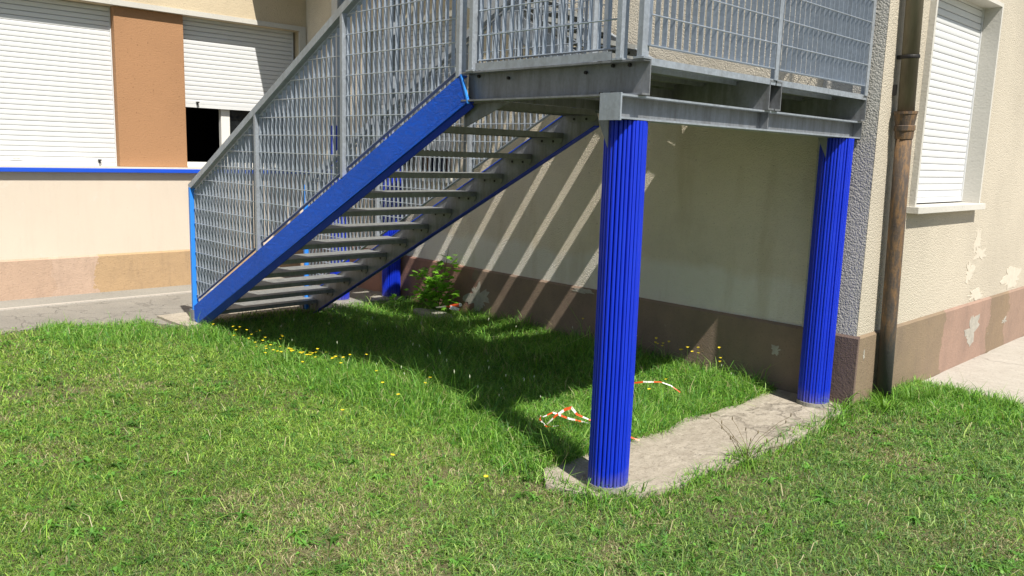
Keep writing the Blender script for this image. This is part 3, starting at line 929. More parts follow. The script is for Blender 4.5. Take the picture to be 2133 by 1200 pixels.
# deck planks, folded edges showing below
for (ya, yb) in ((YN + 0.060, -1.236), (-1.224, -0.04)):
    n = 6
    for i in range(n):
        xa = LX0 + (LX1 - LX0) * i / n + 0.002; xb = LX0 + (LX1 - LX0) * (i + 1) / n - 0.002
        m = MB(); m.box(xa, xb, ya, yb, 2.104, 2.110); m.box(xa, xa + 0.004, ya + 0.07, yb - 0.07, 2.080, 2.104); m.box(xb - 0.004, xb, ya, yb, 2.080 if i < n - 1 else 2.078, 2.104)
        m.box((xa + xb) / 2 - 0.012, (xa + xb) / 2 + 0.012, ya + 0.07, yb - 0.07, 2.096, 2.104)
        m.build('deck_plank', M['galv_tread'] if i < n - 1 else M['galv'], ld)
# toe plate on the lawn side
m = MB(); m.box(-1.235, -0.27, YN + 0.004, YN + 0.009, 2.106, 2.146); m.build('toe_plate', M['galv'], ld)
# posts
for x, z0 in ((-1.270, 2.104), (-0.225, 2.104), (-0.100, 2.104)):
    p = post(ld, x, YN - 0.004, z0, 3.20, M['galv'])
    m = MB(); m.box(x - 0.03, x + 0.03, YN - 0.01, YN + 0.05, 2.103, 2.112); m.build('foot_plate', M['galv'], ld)
for y in (-1.245, -0.065):
    m = MB(); m.box(-0.075, -0.069, y - 0.02, y + 0.02, 2.104, 3.20); m.box(-0.115, -0.075, y + 0.014, y + 0.020, 2.104, 3.20); m.build('post', M['galv'], ld)
# panels
panel_x(ld, YN + 0.026, -1.235, -0.255, lambda x: 2.162, lambda x: 3.13, 2.162)
panel_y(ld, -0.070, -2.405, -1.272, 2.165, 3.13)
panel_y(ld, -0.070, -1.218, -0.092, 2.165, 3.13)
m = MB(); m.beam((-1.30, YN + 0.012, 3.20), (-0.06, YN + 0.012, 3.20), 0.045, 0.038, (0, 1, 0)); m.beam((-0.08, YN + 0.02, 3.20), (-0.08, -0.04, 3.20), 0.045, 0.038, (1, 0, 0)); m.build('handrail', M['galv'], ld)
# sloping bracket plate under the channel where the flight meets it
m = MB(); m.prism([(-1.40, 1.93), (-1.02, 1.938), (-1.40, 1.80)], YN + 0.075, YN + 0.082, 'y'); m.build('bracket_plate', M['galv_dull'], ld)

# ---- upper flight (rises away from the landing along the wall)
uf = empty('upper_stair_flight', 'upper galvanised stair flight climbing along the wall behind the lower one', 'stairs')
def zup(x): return 2.150 + 0.075 + SL * (-1.36 - x)
UX1, UX0 = -1.36, -5.12
def ustringer(yweb, side):
    m = MB(); th = 0.007
    m.prism([(UX0, zup(UX0)), (UX1, zup(UX1)), (UX1 + 0.03, zup(UX1) - DEP), (UX0, zup(UX0) - DEP)], yweb, yweb + side * th, 'y')
    m.prism([(UX0, zup(UX0)), (UX1, zup(UX1)), (UX1, zup(UX1) - th), (UX0, zup(UX0) - th)], yweb + side * (th + .0005), yweb + side * 0.055, 'y')
    m.prism([(UX0, zup(UX0) - DEP + th), (UX1, zup(UX1) - DEP + th), (UX1, zup(UX1) - DEP), (UX0, zup(UX0) - DEP)], yweb + side * (th + .0005), yweb + side * 0.055, 'y')
    m.build('stringer', M['galv'], uf)
ustringer(-1.145, 1); ustringer(-0.05, -1)
uspots = [(-1.365 - 0.2955 * k - 0.285, 2.257 + 0.150 * k) for k in range(12)]
add_treads(uf, -1.145 + 0.012, -0.05 - 0.012, uspots, 1)
fu = lambda x: zup(x) + 0.062
ftu = lambda x: zup(x) + RH - 0.055
ups = [-1.385, -2.60, -3.84, -5.08]
for x in ups:
    m = MB(); m.box(x - 0.02, x + 0.02, -1.155, -1.149, zup(x) - 0.10, zup(x) + RH); m.box(x - 0.02, x - 0.014, -1.149, -1.115, zup(x) - 0.10, zup(x) + RH); m.build('post', M['galv'], uf)
for a, b in zip(ups[1:], ups):
    panel_x(uf, -1.150 + 0.01, a + 0.026, b - 0.026, fu, ftu, 2.0)
m = MB(); m.beam((UX0, -1.13, zup(UX0) + RH), (UX1, -1.13, zup(UX1) + RH), 0.045, 0.038, (0, 1, 0)); m.build('handrail', M['galv'], uf)

# ---- upper landing (its shade falls on the left wall; it rests on the two far columns)
ul = empty('upper_landing', 'upper galvanised landing carried by the two far blue columns', 'landing')
UZ = zup(UX0) - 0.08
m = MB(); m.box(-7.18, UX0 - 0.002, -0.82, -0.03, UZ - 0.012, UZ); m.box(-7.18, UX0 - 0.002, -0.82, -0.812, UZ - 0.17, UZ - 0.0125); m.box(-6.65, UX0 - 0.002, -0.038, -0.03, UZ - 0.17, UZ - 0.0125); m.build('deck', M['galv_dull'], ul)
panel_x(ul, -0.82, -7.15, -5.15, lambda x: UZ + 0.05, lambda x: UZ + 1.05, UZ)
for x in (-7.16, -6.15, -5.14):
    m = MB(); m.box(x - 0.02, x + 0.02, -0.835, -0.828, UZ - 0.1, UZ + 1.1); m.build('post', M['galv'], ul)
m = MB(); m.beam((-7.18, -0.81, UZ + 1.1), (-5.12, -0.81, UZ + 1.1), 0.045, 0.038, (0, 1, 0)); m.build('handrail', M['galv'], ul)
m = MB(); m.box(-5.36 - 0.06, -5.36 + 0.06, -0.92, -0.05, 4.005, UZ - 0.171) if UZ - 0.171 > 4.02 else m.box(-5.42, -5.16, -0.92, -0.05, UZ - 0.16, UZ - 0.02); m.build('cross_beam', M['galv_dull'], ul)

# ------------------------------------------------------------------ vegetation
TRI5 = np.array([[0, 1, 2], [1, 3, 2], [2, 3, 4]])
def blades_mesh(name, P, H, W, DIR, LEAN, TINT, curl=None):
    """5 vertex blades. P (n,3) roots, H height, W width, DIR azimuth of the lean, LEAN tip offset / height"""
    n = len(P)
    fx, fy = np.cos(DIR), np.sin(DIR)
    face = rng.uniform(0, math.pi, n)
    sx, sy = np.cos(face), np.sin(face)
    v = np.zeros((n, 5, 3))
    mid, wm = 0.5, 0.8
    off = LEAN * H
    v[:, 0] = P + np.stack([-sx * W / 2, -sy * W / 2, -0.003 * np.ones(n)], 1)
    v[:, 1] = P + np.stack([sx * W / 2, sy * W / 2, -0.003 * np.ones(n)], 1)
    c = P + np.stack([fx * off * 0.28, fy * off * 0.28, H * 0.58], 1)
    v[:, 2] = c + np.stack([-sx * W * wm / 2, -sy * W * wm / 2, np.zeros(n)], 1)
    v[:, 3] = c + np.stack([sx * W * wm / 2, sy * W * wm / 2, np.zeros(n)], 1)
    drop = np.clip(1.0 - 0.35 * LEAN ** 2, 0.25, 1.0)
    v[:, 4] = P + np.stack([fx * off, fy * off, H * drop], 1)
    f = (np.arange(n)[:, None, None] * 5 + TRI5[None]).reshape(-1, 3)
    me = bpy.data.meshes.new(name)
    nv, nf = n * 5, len(f)
    me.vertices.add(nv); me.vertices.foreach_set("co", v.reshape(-1).astype(np.float32))
    me.loops.add(nf * 3); me.loops.foreach_set("vertex_index", f.reshape(-1).astype(np.int32))
    me.polygons.add(nf); me.polygons.foreach_set("loop_start", (np.arange(nf) * 3).astype(np.int32))
    me.polygons.foreach_set("loop_total", np.full(nf, 3, np.int32))
    me.materials.append(M['grass'])
    a = me.attributes.new('tint', 'FLOAT_COLOR', 'POINT')
    col = np.ones((nv, 4), np.float32)
    tv = np.repeat(TINT[:, None, :], 5, 1)
    tv[:, 0:2] *= 0.80; tv[:, 4] *= 1.12      # blade bases are darker, tips lighter
    col[:, :3] = tv.reshape(-1, 3)
    a.data.foreach_set("color", col.reshape(-1))
    me.update(calc_edges=True)
    return me

def smooth_noise(x, y, s, seed, octaves=3):
    """cheap value noise on arrays"""
    out = np.zeros_like(x); amp = 1.0; tot = 0
    for o in range(octaves):
        fx, fy = x * s + seed * 17.3, y * s - seed * 9.1
        ix, iy = np.floor(fx).astype(int), np.floor(fy).astype(int)
        tx, ty = fx - ix, fy - iy
        tx, ty = tx * tx * (3 - 2 * tx), ty * ty * (3 - 2 * ty)
        def h(a, b):
            k = (a * 374761393 + b * 668265263 + seed * 1274126177) & 0x7fffffff
            k = ((k ^ (k >> 13)) * 1103515245) & 0x7fffffff
            return ((k ^ (k >> 16)) & 0xffff) / 65535.0
        out += amp * ((h(ix, iy) * (1 - tx) + h(ix + 1, iy) * tx) * (1 - ty) + (h(ix, iy + 1) * (1 - tx) + h(ix + 1, iy + 1) * tx) * ty)
        tot += amp; amp *= 0.55; s *= 2.1
    return out / tot

def gh_np(x, y):
    return 0.012 * np.sin(1.7 * x + 0.6 * y) + 0.010 * np.sin(2.9 * y - 1.1 * x + 1.0) - 0.012

def in_view(x, y, margin=0.12):
    dx, dy = x - CAM.x, y - CAM.y
    r = dx * RIGHT.x + dy * RIGHT.y + (0 - CAM.z) * RIGHT.z
    f = dx * FWD.x + dy * FWD.y + (0 - CAM.z) * FWD.z
    u = dx * UP.x + dy * UP.y + (0 - CAM.z) * UP.z
    ok = f > 0.5
    return ok & (np.abs(r / f) < 0.6254 * (1 + margin) + 0.05) & (u / f > -0.3518 * 1.25 - 0.05)

def blocked(x, y):
    e = 0.05 * (smooth_noise(x, y, 5.0, 3) - 0.5) * 2
    wall = (y > -0.04) & (x < 0.03)
    slab = (x > -0.505 + e) & (x < 0.0 + e) & (y > -2.55 + e) & (y < 0.02) & (y > -2.50 + 0.9 * (x + 0.2) + e) & (y > -2.58 - 0.7 * (x + 0.45) + e)
    slabb = (x > -5.62 + e) & (x < -5.08 + e) & (y > -0.90 + e)
    edge = -5.70 + 0.10 * (smooth_noise(x, y, 2.2, 5) - 0.5) * 2
    edge = np.where(y > -2.75, -5.08, np.where(y > -3.3, -5.55, edge))
    asph = (x < edge + e)
    path = (x > 0) & (y > 1.17 - 0.28 * np.clip(x, 0, 1) + e)
    return wall | slab | slabb | asph | path

def zone(x, y):
    """0 mown .. 1 lush under the stairs"""
    e = 0.35 * (smooth_noise(x, y, 1.6, 21) - 0.5)
    front = -2.72 - 0.10 * np.sin(x * 1.3) + e
    z = np.clip((y - front) / 0.35, 0, 1) * np.clip((0.2 - x) / 0.4, 0, 1)
    right = np.clip((y + 0.30 + 0.6 * e - 0.55 * x) / 0.30, 0, 1) * (x > 0)
    left = np.clip((-4.6 - x + e * 1.2) / 0.35, 0, 1) * (y < -2.4)
    slab_in = (x < -0.5) & (x > -1.3) & (y > -2.3)
    return np.maximum(np.maximum(z, right * 0.9), left * 0.75)

GREENS = np.array([(0.225, 0.385, 0.055), (0.30, 0.47, 0.070), (0.16, 0.325, 0.055), (0.37, 0.48, 0.125), (0.11, 0.235, 0.060)])
DRY = np.array([(0.52, 0.46, 0.26), (0.44, 0.39, 0.21), (0.60, 0.54, 0.34), (0.34, 0.31, 0.16)])
def scatter(n, x0, x1, y0, y1, seed, dens_fn=None):
    x = rng.uniform(x0, x1, n); y = rng.uniform(y0, y1, n)
    ok = in_view(x, y) & ~blocked(x, y)
    x, y = x[ok], y[ok]
    if dens_fn is not None:
        k = rng.uniform(0, 1, len(x)) < dens_fn(x, y)
        x, y = x[k], y[k]
    return x, y
def dist(x, y): return np.hypot(x - CAM.x, y - CAM.y)

# (1) mown lawn, short blades
def dens_mown(x, y):
    d = dist(x, y)
    bare = smooth_noise(x, y, 2.4, 77, 4)
    return np.clip(4.2 / d, 0, 1) ** 1.1 * np.clip(1.0 - (bare - 0.64) * 8.0, 0.35, 1.0) * (1 - 0.75 * zone(x, y))
x, y = scatter(1050000, -6.0, 3.4, -5.2, 1.2, 1, dens_mown)
n = len(x)
dry = smooth_noise(x, y, 1.3, 41, 4) * 0.6 + smooth_noise(x, y, 5.5, 43, 3) * 0.4
pd = np.clip((dry - 0.52) * 4.0, 0.04, 0.60)
near_slab = np.clip(1 - np.abs(x - 0.10) / 0.14, 0, 1) * (y > -2.6) + np.clip(1 - np.abs(y + 2.64) / 0.14, 0, 1) * (x > -0.7) * (x < 0.1)
pd = np.clip(pd + 0.6 * near_slab * smooth_noise(x, y, 5, 71), 0, 0.9)
isdry = rng.uniform(0, 1, n) < pd
tint = GREENS[rng.integers(0, 5, n)] * rng.uniform(0.45, 1.4, (n, 1))
lush = smooth_noise(x, y, 0.8, 55, 3)[:, None]
tint = tint * (0.78 + 0.5 * lush)
yel = np.clip((x + 2.0) / 3.0, 0, 1)[:, None]
tint = tint * (1 + np.array([[-0.14, -0.12, 0.30]]) * yel)
tint[isdry] = DRY[rng.integers(0, 4, isdry.sum())] * rng.uniform(0.7, 1.2, (isdry.sum(), 1))
h = rng.gamma(5.0, 0.0050, n) * (0.75 + 0.6 * lush[:, 0])
clump = smooth_noise(x, y, 9.0, 13, 2)
h *= 0.6 + 0.9 * clump
h = np.where(isdry, h * 0.7, h)
P = np.stack([x, y, gh_np(x, y) - 0.002], 1)
me = blades_mesh('mown_grass', P, h, rng.uniform(0.0022, 0.0060, n) * np.clip(dist(x, y) / 4.5, 0.9, 1.5), rng.uniform(0, 2 * math.pi, n), rng.uniform(0.5, 2.4, n), tint)
tag(link('mown_grass', me), 'short mown lawn with dry yellowish patches', 'grass', kind='stuff')
print('mown', n)

# (2) lush tall grass
def dens_lush(x, y):
    return np.clip(5.0 / dist(x, y), 0, 1) * zone(x, y)
x, y = scatter(560000, -5.9, 2.6, -3.6, 1.15, 2, dens_lush)
n = len(x)
z = zone(x, y)
tint = GREENS[rng.integers(0, 5, n)] * rng.uniform(0.65, 1.3, (n, 1)) * np.array([[0.80, 0.98, 0.85]])
dryf = rng.uniform(0, 1, n) < 0.05
tint[dryf] = DRY[rng.integers(0, 4, dryf.sum())]
cl = smooth_noise(x, y, 4.0, 91, 3)
tall = smooth_noise(x, y, 1.4, 92, 2)
h = (0.035 + 0.085 * rng.gamma(3.0, 0.33, n) * (0.45 + 0.8 * cl)) * (0.6 + 0.75 * tall)
h *= np.where((x > -1.9) & (x < 0) & (y > -2.3), 0.80, 1.0)
h *= np.where(x > 0, 0.68, 1.0)
h *= np.where((y < -2.35), 0.72, 1.0)
h *= np.where((y > -0.55) & (x > -2.2) & (x < -0.6), 1.35, 1.0)
h *= np.where((x < -3.9) & (y > -2.35), 0.62, 1.0)
P = np.stack([x, y, gh_np(x, y) - 0.002], 1)
me = blades_mesh('tall_grass', P, h, rng.uniform(0.003, 0.0065, n), rng.uniform(0, 2 * math.pi, n), rng.uniform(0.3, 1.45, n), tint)
tag(link('tall_grass', me), 'lush uncut grass growing under the landing and along the walls', 'grass', kind='stuff')
print('tall', n)

# (3) broadleaf ground weeds: small rounded leaves, geometry only
def leaves_mesh(name, P, R, TINT):
    n = len(P)
    az = rng.uniform(0, 2 * math.pi, n); tilt = rng.uniform(0.05, 0.9, n)
    d = np.stack([np.cos(az) * np.cos(tilt), np.sin(az) * np.cos(tilt), np.sin(tilt)], 1)
    s = np.stack([-np.sin(az), np.cos(az), rng.uniform(-0.3, 0.3, n)], 1)
    R = R[:, None]
    up = np.array([[0, 0, 1.0]])
    pts = np.stack([P, P + d * R * 0.45 + s * R * 0.34 + up * R * .1, P + d * R * 0.45 - s * R * 0.34 + up * R * .1, P + d * R * 1.05 - up * R * 0.12], 1)
    f = (np.arange(n)[:, None, None] * 4 + np.array([[0, 1, 2], [1, 3, 2]])[None]).reshape(-1, 3)
    me = bpy.data.meshes.new(name)
    me.vertices.add(n * 4); me.vertices.foreach_set("co", pts.reshape(-1).astype(np.float32))
    nf = len(f)
    me.loops.add(nf * 3); me.loops.foreach_set("vertex_index", f.reshape(-1).astype(np.int32))
    me.polygons.add(nf); me.polygons.foreach_set("loop_start", (np.arange(nf) * 3).astype(np.int32)); me.polygons.foreach_set("loop_total", np.full(nf, 3, np.int32))
    me.materials.append(M['grass'])
    a = me.attributes.new('tint', 'FLOAT_COLOR', 'POINT'); col = np.ones((n * 4, 4), np.float32); col[:, :3] = np.repeat(TINT, 4, 0)
    a.data.foreach_set("color", col.reshape(-1)); me.update(calc_edges=True)
    return me
def dens_w(x, y):
    return np.clip(smooth_noise(x, y, 2.6, 31, 3) * 2.6 - 1.05, 0, 1) * (0.30 + 0.70 * zone(x, y))
x, y = scatter(230000, -5.9, 2.6, -4.8, 1.1, 3, dens_w)
n = len(x); z = zone(x, y)
P = np.stack([x, y, gh_np(x, y) + rng.uniform(0.0, 1, n) * (0.012 + 0.075 * z)], 1)
tint = np.array([[0.15, 0.34, 0.05]]) * rng.uniform(0.55, 1.4, (n, 1)) * rng.uniform(0.9, 1.1, (n, 3))
tag(link('ground_weeds', leaves_mesh('ground_weeds', P, rng.uniform(0.008, 0.024, n), tint)), 'small broad leaved weeds and clover among the grass', 'weeds', kind='stuff')
print('weeds', n)

# (4) grass growing in front of the slab edges and plinth foot, seeds on stalks
def stalks(name, spots, label, group):
    pass

# individual grass tufts
def tuft_mesh(name, nb, hmin, hmax, spread, wid, lean, tintbase):
    a = rng.uniform(0, 2 * math.pi, nb); r = spread * np.sqrt(rng.uniform(0, 1, nb))
    P = np.stack([r * np.cos(a), r * np.sin(a), np.zeros(nb)], 1)
    H = rng.uniform(hmin, hmax, nb)
    # long arching blades of 4 segments
    me = MB(); tint = []
    for i in range(nb):
        az = a[i] + rng.uniform(-0.6, 0.6); L = H[i]; ln = lean * rng.uniform(0.3, 1.3)
        p = Vector(P[i]); w = wid * rng.uniform(0.6, 1.2)
        ang = 1.45 - 0.2 * ln; vs = []
        side = Vector((-math.sin(az), math.cos(az), 0))
        K = 5
        for k in range(K + 1):
            ww = w * (1 - (k / K) ** 1.6) * 0.5 + 0.0004
            vs += [p - side * ww, p + side * ww]
            p = p + Vector((math.cos(az) * math.cos(ang), math.sin(az) * math.cos(ang), math.sin(ang))) * (L / K)
            ang -= 0.42 * ln
        me.add(vs, [(2 * k, 2 * k + 1, 2 * k + 3, 2 * k + 2) for k in range(K)])
        c = np.array(tintbase) * rng.uniform(0.7, 1.35)
        tint += [c] * len(vs)
    ms = me.mesh(name, M['grass'], recalc=False)
    at = ms.attributes.new('tint', 'FLOAT_COLOR', 'POINT'); col = np.ones((len(tint), 4), np.float32); col[:, :3] = np.array(tint)
    at.data.foreach_set("color", col.reshape(-1))
    return ms
TU1 = tuft_mesh('tuft', 60, 0.12, 0.30, 0.05, 0.008, 1.0, (0.12, 0.25, 0.035))
TU2 = tuft_mesh('tuft', 90, 0.18, 0.44, 0.09, 0.009, 0.9, (0.095, 0.23, 0.035))
TU3 = tuft_mesh('tuft', 34, 0.07, 0.17, 0.05, 0.007, 1.2, (0.15, 0.29, 0.04))
tufts = [
    ((0.12, 0.28), TU1, 0.75, 'grass tuft arching in front of the foot of the rain pipe'),
    ((0.26, 0.40), TU1, 0.85, 'tall grass tuft leaning over the plinth just right of the rain pipe'),
    ((0.02, -0.16), TU3, 1.4, 'low grass tuft at the building corner beside the blue column'),
    ((0.42, 0.84), TU1, 0.70, 'grass tuft at the edge of the pale path, first from the pipe'),
    ((0.78, 0.82), TU1, 0.75, 'grass tuft at the edge of the pale path near the right border of the photo'),
    ((0.55, 0.72), TU1, 0.60, 'grass tuft between the two tufts at the edge of the pale path'),
    ((1.02, 0.80), TU1, 0.70, 'last grass tuft along the pale path, cut by the right border of the photo'),
    ((0.20, 0.10), TU3, 1.5, 'short thick tuft in front of the rain pipe tufts'),
    ((0.30, 0.62), TU1, 0.75, 'grass tuft between the rain pipe and the start of the pale path'),
    ((-3.9, -1.9), TU1, 0.6, 'shaded grass tuft under the lower treads of the stairs'),
    ((-2.75, -1.45), TU2, 1.0, 'large arching grass tuft in the deep shade under the landing'),
    ((-2.25, -1.85), TU2, 0.75, 'smaller shaded grass tuft in front of the large one'),
    ((-0.75, -2.35), TU1, 0.7, 'grass tuft in shade left of the nearest column base'),
    ((-3.35, -2.45), TU3, 1.5, 'bright grass tuft at the sunny side of the shadow edge'),
    ((-2.55, -2.5), TU1, 0.7, 'long bladed sunny tuft beside the yellow flowers'),
]
for (x, y), ms, s, lab in tufts:
    o = link('grass_tuft', ms, None, (x, y, gh(x, y)), (s, s, s), (0, 0, random.uniform(0, 6)))
    tag(o, lab, 'grass tuft', 'long grass tufts')
# flat rosettes of broad leaved lawn weeds
nr = 620
rx, ry = scatter(nr * 3, -5.6, 3.2, -5.0, 0.6, 6)
k = 9
x = np.repeat(rx, k) + rng.normal(0, 0.006, len(rx) * k); y = np.repeat(ry, k) + rng.normal(0, 0.006, len(rx) * k)
n = len(x); size = np.repeat(rng.uniform(0.6, 1.5, len(rx)), k)
tint = np.repeat(np.array([[0.13, 0.31, 0.05]]) * rng.uniform(0.5, 1.35, (len(rx), 1)), k, 0) * rng.uniform(0.8, 1.2, (n, 1))
me = blades_mesh('rosette_weeds', np.stack([x, y, gh_np(x, y) + 0.004], 1), 0.026 * size * rng.uniform(0.7, 1.3, n), 0.013 * size, rng.uniform(0, 6.3, n), rng.uniform(1.4, 2.6, n), tint)
tag(link('rosette_weeds', me), 'flat leafy rosettes of weeds scattered through the mown lawn', 'weeds', kind='stuff')
# anonymous long blades dotted in the lawn
x, y = scatter(5200, -5.8, 3.2, -5.0, 1.0, 4)
n = len(x)
tint = GREENS[rng.integers(0, 5, n)] * rng.uniform(0.9, 1.5, (n, 1))
dd = rng.uniform(0, 1, n) < 0.25; tint[dd] = DRY[rng.integers(0, 4, dd.sum())]
me = blades_mesh('stray_blades', np.stack([x, y, gh_np(x, y)], 1), rng.uniform(0.05, 0.12, n), rng.uniform(0.003, 0.006, n), rng.uniform(0, 6.3, n), rng.uniform(0.6, 1.6, n), tint)
tag(link('stray_blades', me), 'longer single grass blades sticking out of the lawn', 'grass', kind='stuff')

# yellow flowers: stem + flower head
def flower_mesh():
    st, hd = MB(), MB()
    st.tube([(0, 0, 0), (0.006, 0.002, 0.06), (0.004, 0.0, 0.115)], [0.0012, 0.001, 0.0008], 4)
    for k in range(7):
        a = 2 * math.pi * k / 7
        c, s = math.cos(a), math.sin(a)
        hd.add([(0.004 + 0.001 * c, 0.001 * s, 0.115), (0.004 + 0.008 * math.cos(a - 0.4), 0.008 * math.sin(a - 0.4), 0.119), (0.004 + 0.012 * c, 0.012 * s, 0.121), (0.004 + 0.008 * math.cos(a + 0.4), 0.008 * math.sin(a + 0.4), 0.119)], [(0, 1, 2, 3)])
    return st.mesh('flower_stem', M['weed'], recalc=False), hd.mesh('flower_head', M['petal'], recalc=False)
FST, FHD = flower_mesh()
fl = []
for cx, cy, sx, sy, k in ((-3.7, -2.36, 0.40, 0.09, 26), (-3.25, -2.42, 0.16, 0.08, 16), (-2.75, -2.20, 0.16, 0.08, 7), (-1.95, -2.45, 0.12, 0.10, 4), (-4.35, -2.42, 0.2, 0.08, 4), (-1.45, -3.0, 0.5, 0.2, 3), (-1.25, -0.12, 0.35, 0.07, 14), (-1.9, -0.16, 0.3, 0.08, 5), (-1.1, -1.2, 0.3, 0.3, 3)):
    for _ in range(k):
        fl.append((random.gauss(cx, sx), random.gauss(cy, sy)))
for i, (x, y) in enumerate(fl):
    if y > -0.05: y = -0.08
    if x > -0.55 and y > -2.6: x = -0.62
    near_wall = y > -0.4
    s = random.uniform(0.7, 1.2) * (2.0 if near_wall else 1.15)
    o = link('yellow_wildflower', FST, None, (x, y, gh(x, y)), (1, 1, s), (random.uniform(-.15, .15), random.uniform(-.15, .15), random.uniform(0, 6)))
    tag(o, 'small yellow wildflower on a thin stem near the wall' if near_wall else 'small yellow wildflower on a thin stem in the lawn',
        'flower', 'yellow wildflowers by the shaded wall' if near_wall else 'yellow wildflowers along the shadow edge')
    link('flower_head', FHD, o, (0, 0, 0.115 * (1 - 1 / 1)), (1.15, 1.15, 1))

# leafy shrub in front of the wall
def lobed_leaf():
    m = MB(); pts = [(0, 0, 0)]
    prof = [(-0.18, 0.22), (-0.52, 0.28), (-0.30, 0.45), (-0.46, 0.72), (-0.16, 0.66), (0.0, 1.05), (0.16, 0.66), (0.46, 0.72), (0.30, 0.45), (0.52, 0.28), (0.18, 0.22)]
    vs = [(0, 0.0, 0), (0, 0.4, 0.03)] + [(a, b, -0.06 * (a * a * 4 + (b - 0.4) ** 2)) for a, b in prof]
    n = len(prof)
    fs = [(1, 2 + i, 3 + i) for i in range(n - 1)] + [(1, 0, 2), (1, 2 + n - 1, 0)]
    m.add(vs, fs)
    return m.mesh('leaf', M['leaf'], recalc=False)
LEAF = lobed_leaf()
def shrub(x, y, label, stems, nleaf, name='leafy_shrub', ls=0.092):
    root = empty(name, label, 'shrub')
    tot = 0
    for (dx, dy, hh) in stems:
        pts = [Vector((x, y, 0.0))]
        for k in range(1, 6):
            u = k / 5
            pts.append(Vector((x + dx * u + random.uniform(-.015, .015), y + dy * u + random.uniform(-.01, .01), hh * (u ** 0.85))))
        m = MB(); m.tube(pts, [0.006, 0.0055, 0.005, 0.004, 0.003, 0.002], 5); m.build('stem', M['weed'], root)
        for _ in range(nleaf):
            u = random.uniform(0.15, 1.0) ** 0.8; i = min(int(u * 5), 4); f = u * 5 - i
            p = pts[i].lerp(pts[i + 1], f)
            az = random.uniform(0, 2 * math.pi); q = p + Vector((math.cos(az), math.sin(az) * 0.8, random.uniform(-0.1, 0.5))) * random.uniform(0.02, 0.10)
            if q.y > -0.05: q.y = -0.05 - random.uniform(0, .02)
            s = ls * random.uniform(0.55, 1.25)
            link('leaf', LEAF, root, q, (s, s, s), (random.uniform(-0.5, 0.7), random.uniform(-0.4, 0.4), az - math.pi / 2))
    return root
shrub(-4.27, -0.22, 'leafy green shrub growing against the brown plinth behind the stairs', [(-0.30, -0.02, 0.42), (-0.12, 0.02, 0.46), (0.12, 0.04, 0.68), (0.05, -0.06, 0.34), (0.25, -0.04, 0.26), (-0.36, -0.05, 0.20), (0.08, 0.02, 0.5), (-0.2, -0.1, 0.3), (0.15, -0.1, 0.42)], 26)
shrub(-4.72, -0.38, 'low bright green seedling at the foot of the far blue column', [(0.05, 0.0, 0.12), (-0.08, -0.04, 0.10)], 9, 'seedling', 0.06)

# dry branching weed on the slab edge
root = empty('dry_weed', 'dry branching weed with seed heads rising from the edge of the concrete strip', 'weed')
for k in range(15):
    az = random.uniform(-2.8, 0.6); ln = random.uniform(0.05, 0.26); hh = random.uniform(0.14, 0.30)
    bx, by = 0.07 + random.uniform(-0.03, 0.03), -1.50 + random.uniform(-0.03, 0.03)
    ex, ey = bx + math.cos(az) * ln, by + math.sin(az) * ln * 1.0
    pts = [(bx, by, 0.0), (bx + (ex - bx) * 0.35, by + (ey - by) * 0.35, hh * 0.5), (bx + (ex - bx) * 0.75, by + (ey - by) * 0.75, hh * 0.85), (ex, ey, hh)]
    m = MB(); m.tube(pts, [0.0016, 0.0013, 0.0011, 0.001], 4); s = m.build('stem', M['dry'], root)
    m = MB(); m.tube([(ex, ey, hh - 0.004), (ex, ey, hh + 0.006), (ex, ey, hh + 0.018)], [0.0014, 0.0036, 0.0012], 5); m.build('seed_head', M['dry'], s)
tag(link('weed_tuft', TU3, None, (0.10, -1.52, gh(0.1, -1.52)), (1.1, 1.1, 0.9)), 'low green tuft around the foot of the dry weed', 'grass tuft')

# thin white-headed stalks at the shadow edge
SM = MB(); SM.tube([(0, 0, 0), (0.01, 0, 0.12), (0.02, 0.005, 0.22)], [0.0012, 0.001, 0.0008], 4); SM.tube([(0.02, 0.005, 0.218), (0.021, 0.005, 0.228), (0.022, 0.005, 0.24)], [0.001, 0.0035, 0.001], 5, 1)
t = NT('pale_seed_head'); t.color((0.55, 0.58, 0.42)); t.set(Roughness=0.8); M['seed'] = t.m
SM = SM.mesh('seed_stalk', [M['weed'], M['seed']], recalc=False)
for i in range(46):
    x = random.uniform(-4.2, -0.6); y = random.uniform(-2.35, -1.5) if i % 3 else random.uniform(-2.3, -0.3)
    tag(link('seed_stalk', SM, None, (x, y, gh(x, y)), (1, 1, random.uniform(0.6, 1.25)), (random.uniform(-.25, .25), random.uniform(-.25, .25), random.uniform(0, 6))),
        'thin grass stalk with a pale seed head in the uncut grass', 'seed stalk', 'seed stalks in the uncut grass')

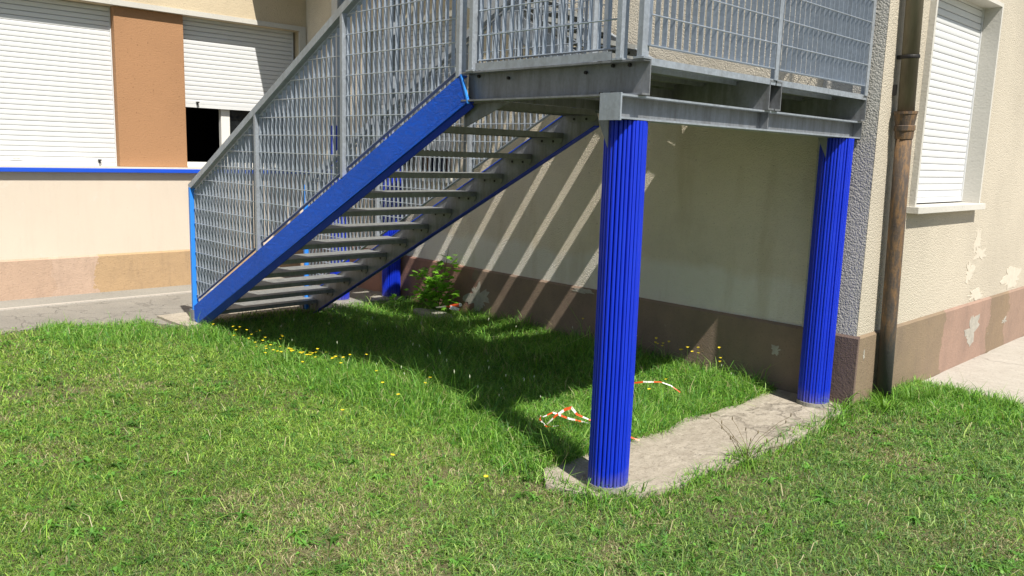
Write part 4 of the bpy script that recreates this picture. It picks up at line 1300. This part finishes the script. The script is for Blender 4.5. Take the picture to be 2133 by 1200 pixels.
# ------------------------------------------------------------------ barrier tape
def tape(label, pts, width, seg_len=0.055, name='barrier_tape', start=0, flat=0.3):
    """ribbon along pts, alternating white / red-orange stripes"""
    P = [Vector(p) for p in pts]
    # resample
    out = [P[0]]
    for a, b in zip(P, P[1:]):
        n = max(2, int((b - a).length / 0.012))
        for k in range(1, n + 1): out.append(a.lerp(b, k / n))
    m = MB(); L = 0; vs = []; mi = []
    ph = random.uniform(0, 6)
    for i, p in enumerate(out):
        d = (out[min(i + 1, len(out) - 1)] - out[max(i - 1, 0)]).normalized()
        tw = ph + L * 9
        s = d.cross(Vector((0, 0, 1)));
        s = s.normalized() if s.length > 1e-4 else Vector((1, 0, 0))
        u = s.cross(d)
        w = (s * math.cos(tw * 0.35) + u * math.sin(tw * 0.35)) * width * (0.5 + 0.2 * math.sin(tw * 1.7))
        vs += [p - w / 2, p + w / 2]
        if i: L += (p - out[i - 1]).length
        mi.append(int((L + start) / seg_len) % 2)
    m.v = [tuple(v) for v in vs]
    for i in range(len(out) - 1):
        m.f.append([2 * i, 2 * i + 1, 2 * i + 3, 2 * i + 2]); m.mi.append(mi[i])
    o = m.build(name, [M['tape_w'], M['tape_r']])
    tag(o, label, 'barrier tape', 'scraps of red and white barrier tape')
    return o
g = 0.06
tape('crumpled loop of red and white tape in the grass left of the nearest column', [(-0.80, -1.83, g), (-0.88, -1.93, g + 0.03), (-0.96, -1.99, g + 0.06), (-1.00, -2.03, g + 0.03), (-0.95, -2.05, g + 0.0), (-0.93, -1.99, g + 0.05), (-0.91, -1.93, g + 0.08), (-0.89, -1.90, g + 0.09), (-0.86, -1.88, g + 0.05), (-0.78, -1.83, g + 0.02), (-0.86, -1.95, g), (-0.94, -2.06, g - 0.01), (-1.0, -2.06, g + 0.02), (-1.03, -2.02, g + 0.03), (-0.99, -2.01, g + 0.01)], 0.026, 0.045)
tape('arc of red and white tape lying in the sunlit grass right of the nearest column', [(-1.16, -0.98, g + 0.02), (-1.08, -0.93, g + 0.04), (-0.98, -0.86, g + 0.05), (-0.92, -0.82, g + 0.03), (-0.86, -0.79, g - 0.01)], 0.018, 0.07, start=0.05)
tape('short end of red and white tape on the concrete strip beside the nearest column', [(-0.62, -1.90, 0.05), (-0.58, -1.86, 0.075), (-0.54, -1.82, 0.06), (-0.50, -1.78, 0.035), (-0.475, -1.76, 0.028)], 0.026, 0.10)
tape('bright red and white tape scrap lying at the wall near the leafy shrub', [(-4.12, -0.36, 0.10), (-4.03, -0.30, 0.12), (-3.98, -0.22, 0.11), (-3.93, -0.18, 0.14), (-3.98, -0.30, 0.12), (-3.88, -0.24, 0.10)], 0.06, 0.10)
# loose flat stone by the wall
m = MB()
pts = []
for i in range(12):
    a = 2 * math.pi * i / 12; r = 0.9 + 0.25 * noise.noise(Vector((math.cos(a), math.sin(a), 5)))
    pts.append((-4.10 + 0.34 * r * math.cos(a), -0.40 + 0.13 * r * math.sin(a)))
m.prism(pts, 0.0, 0.055, 'z')
tag(m.build('paving_stone', M['strip'], bevel=0.008), 'loose flat grey paving stone lying in the weeds below the shrub', 'stone')
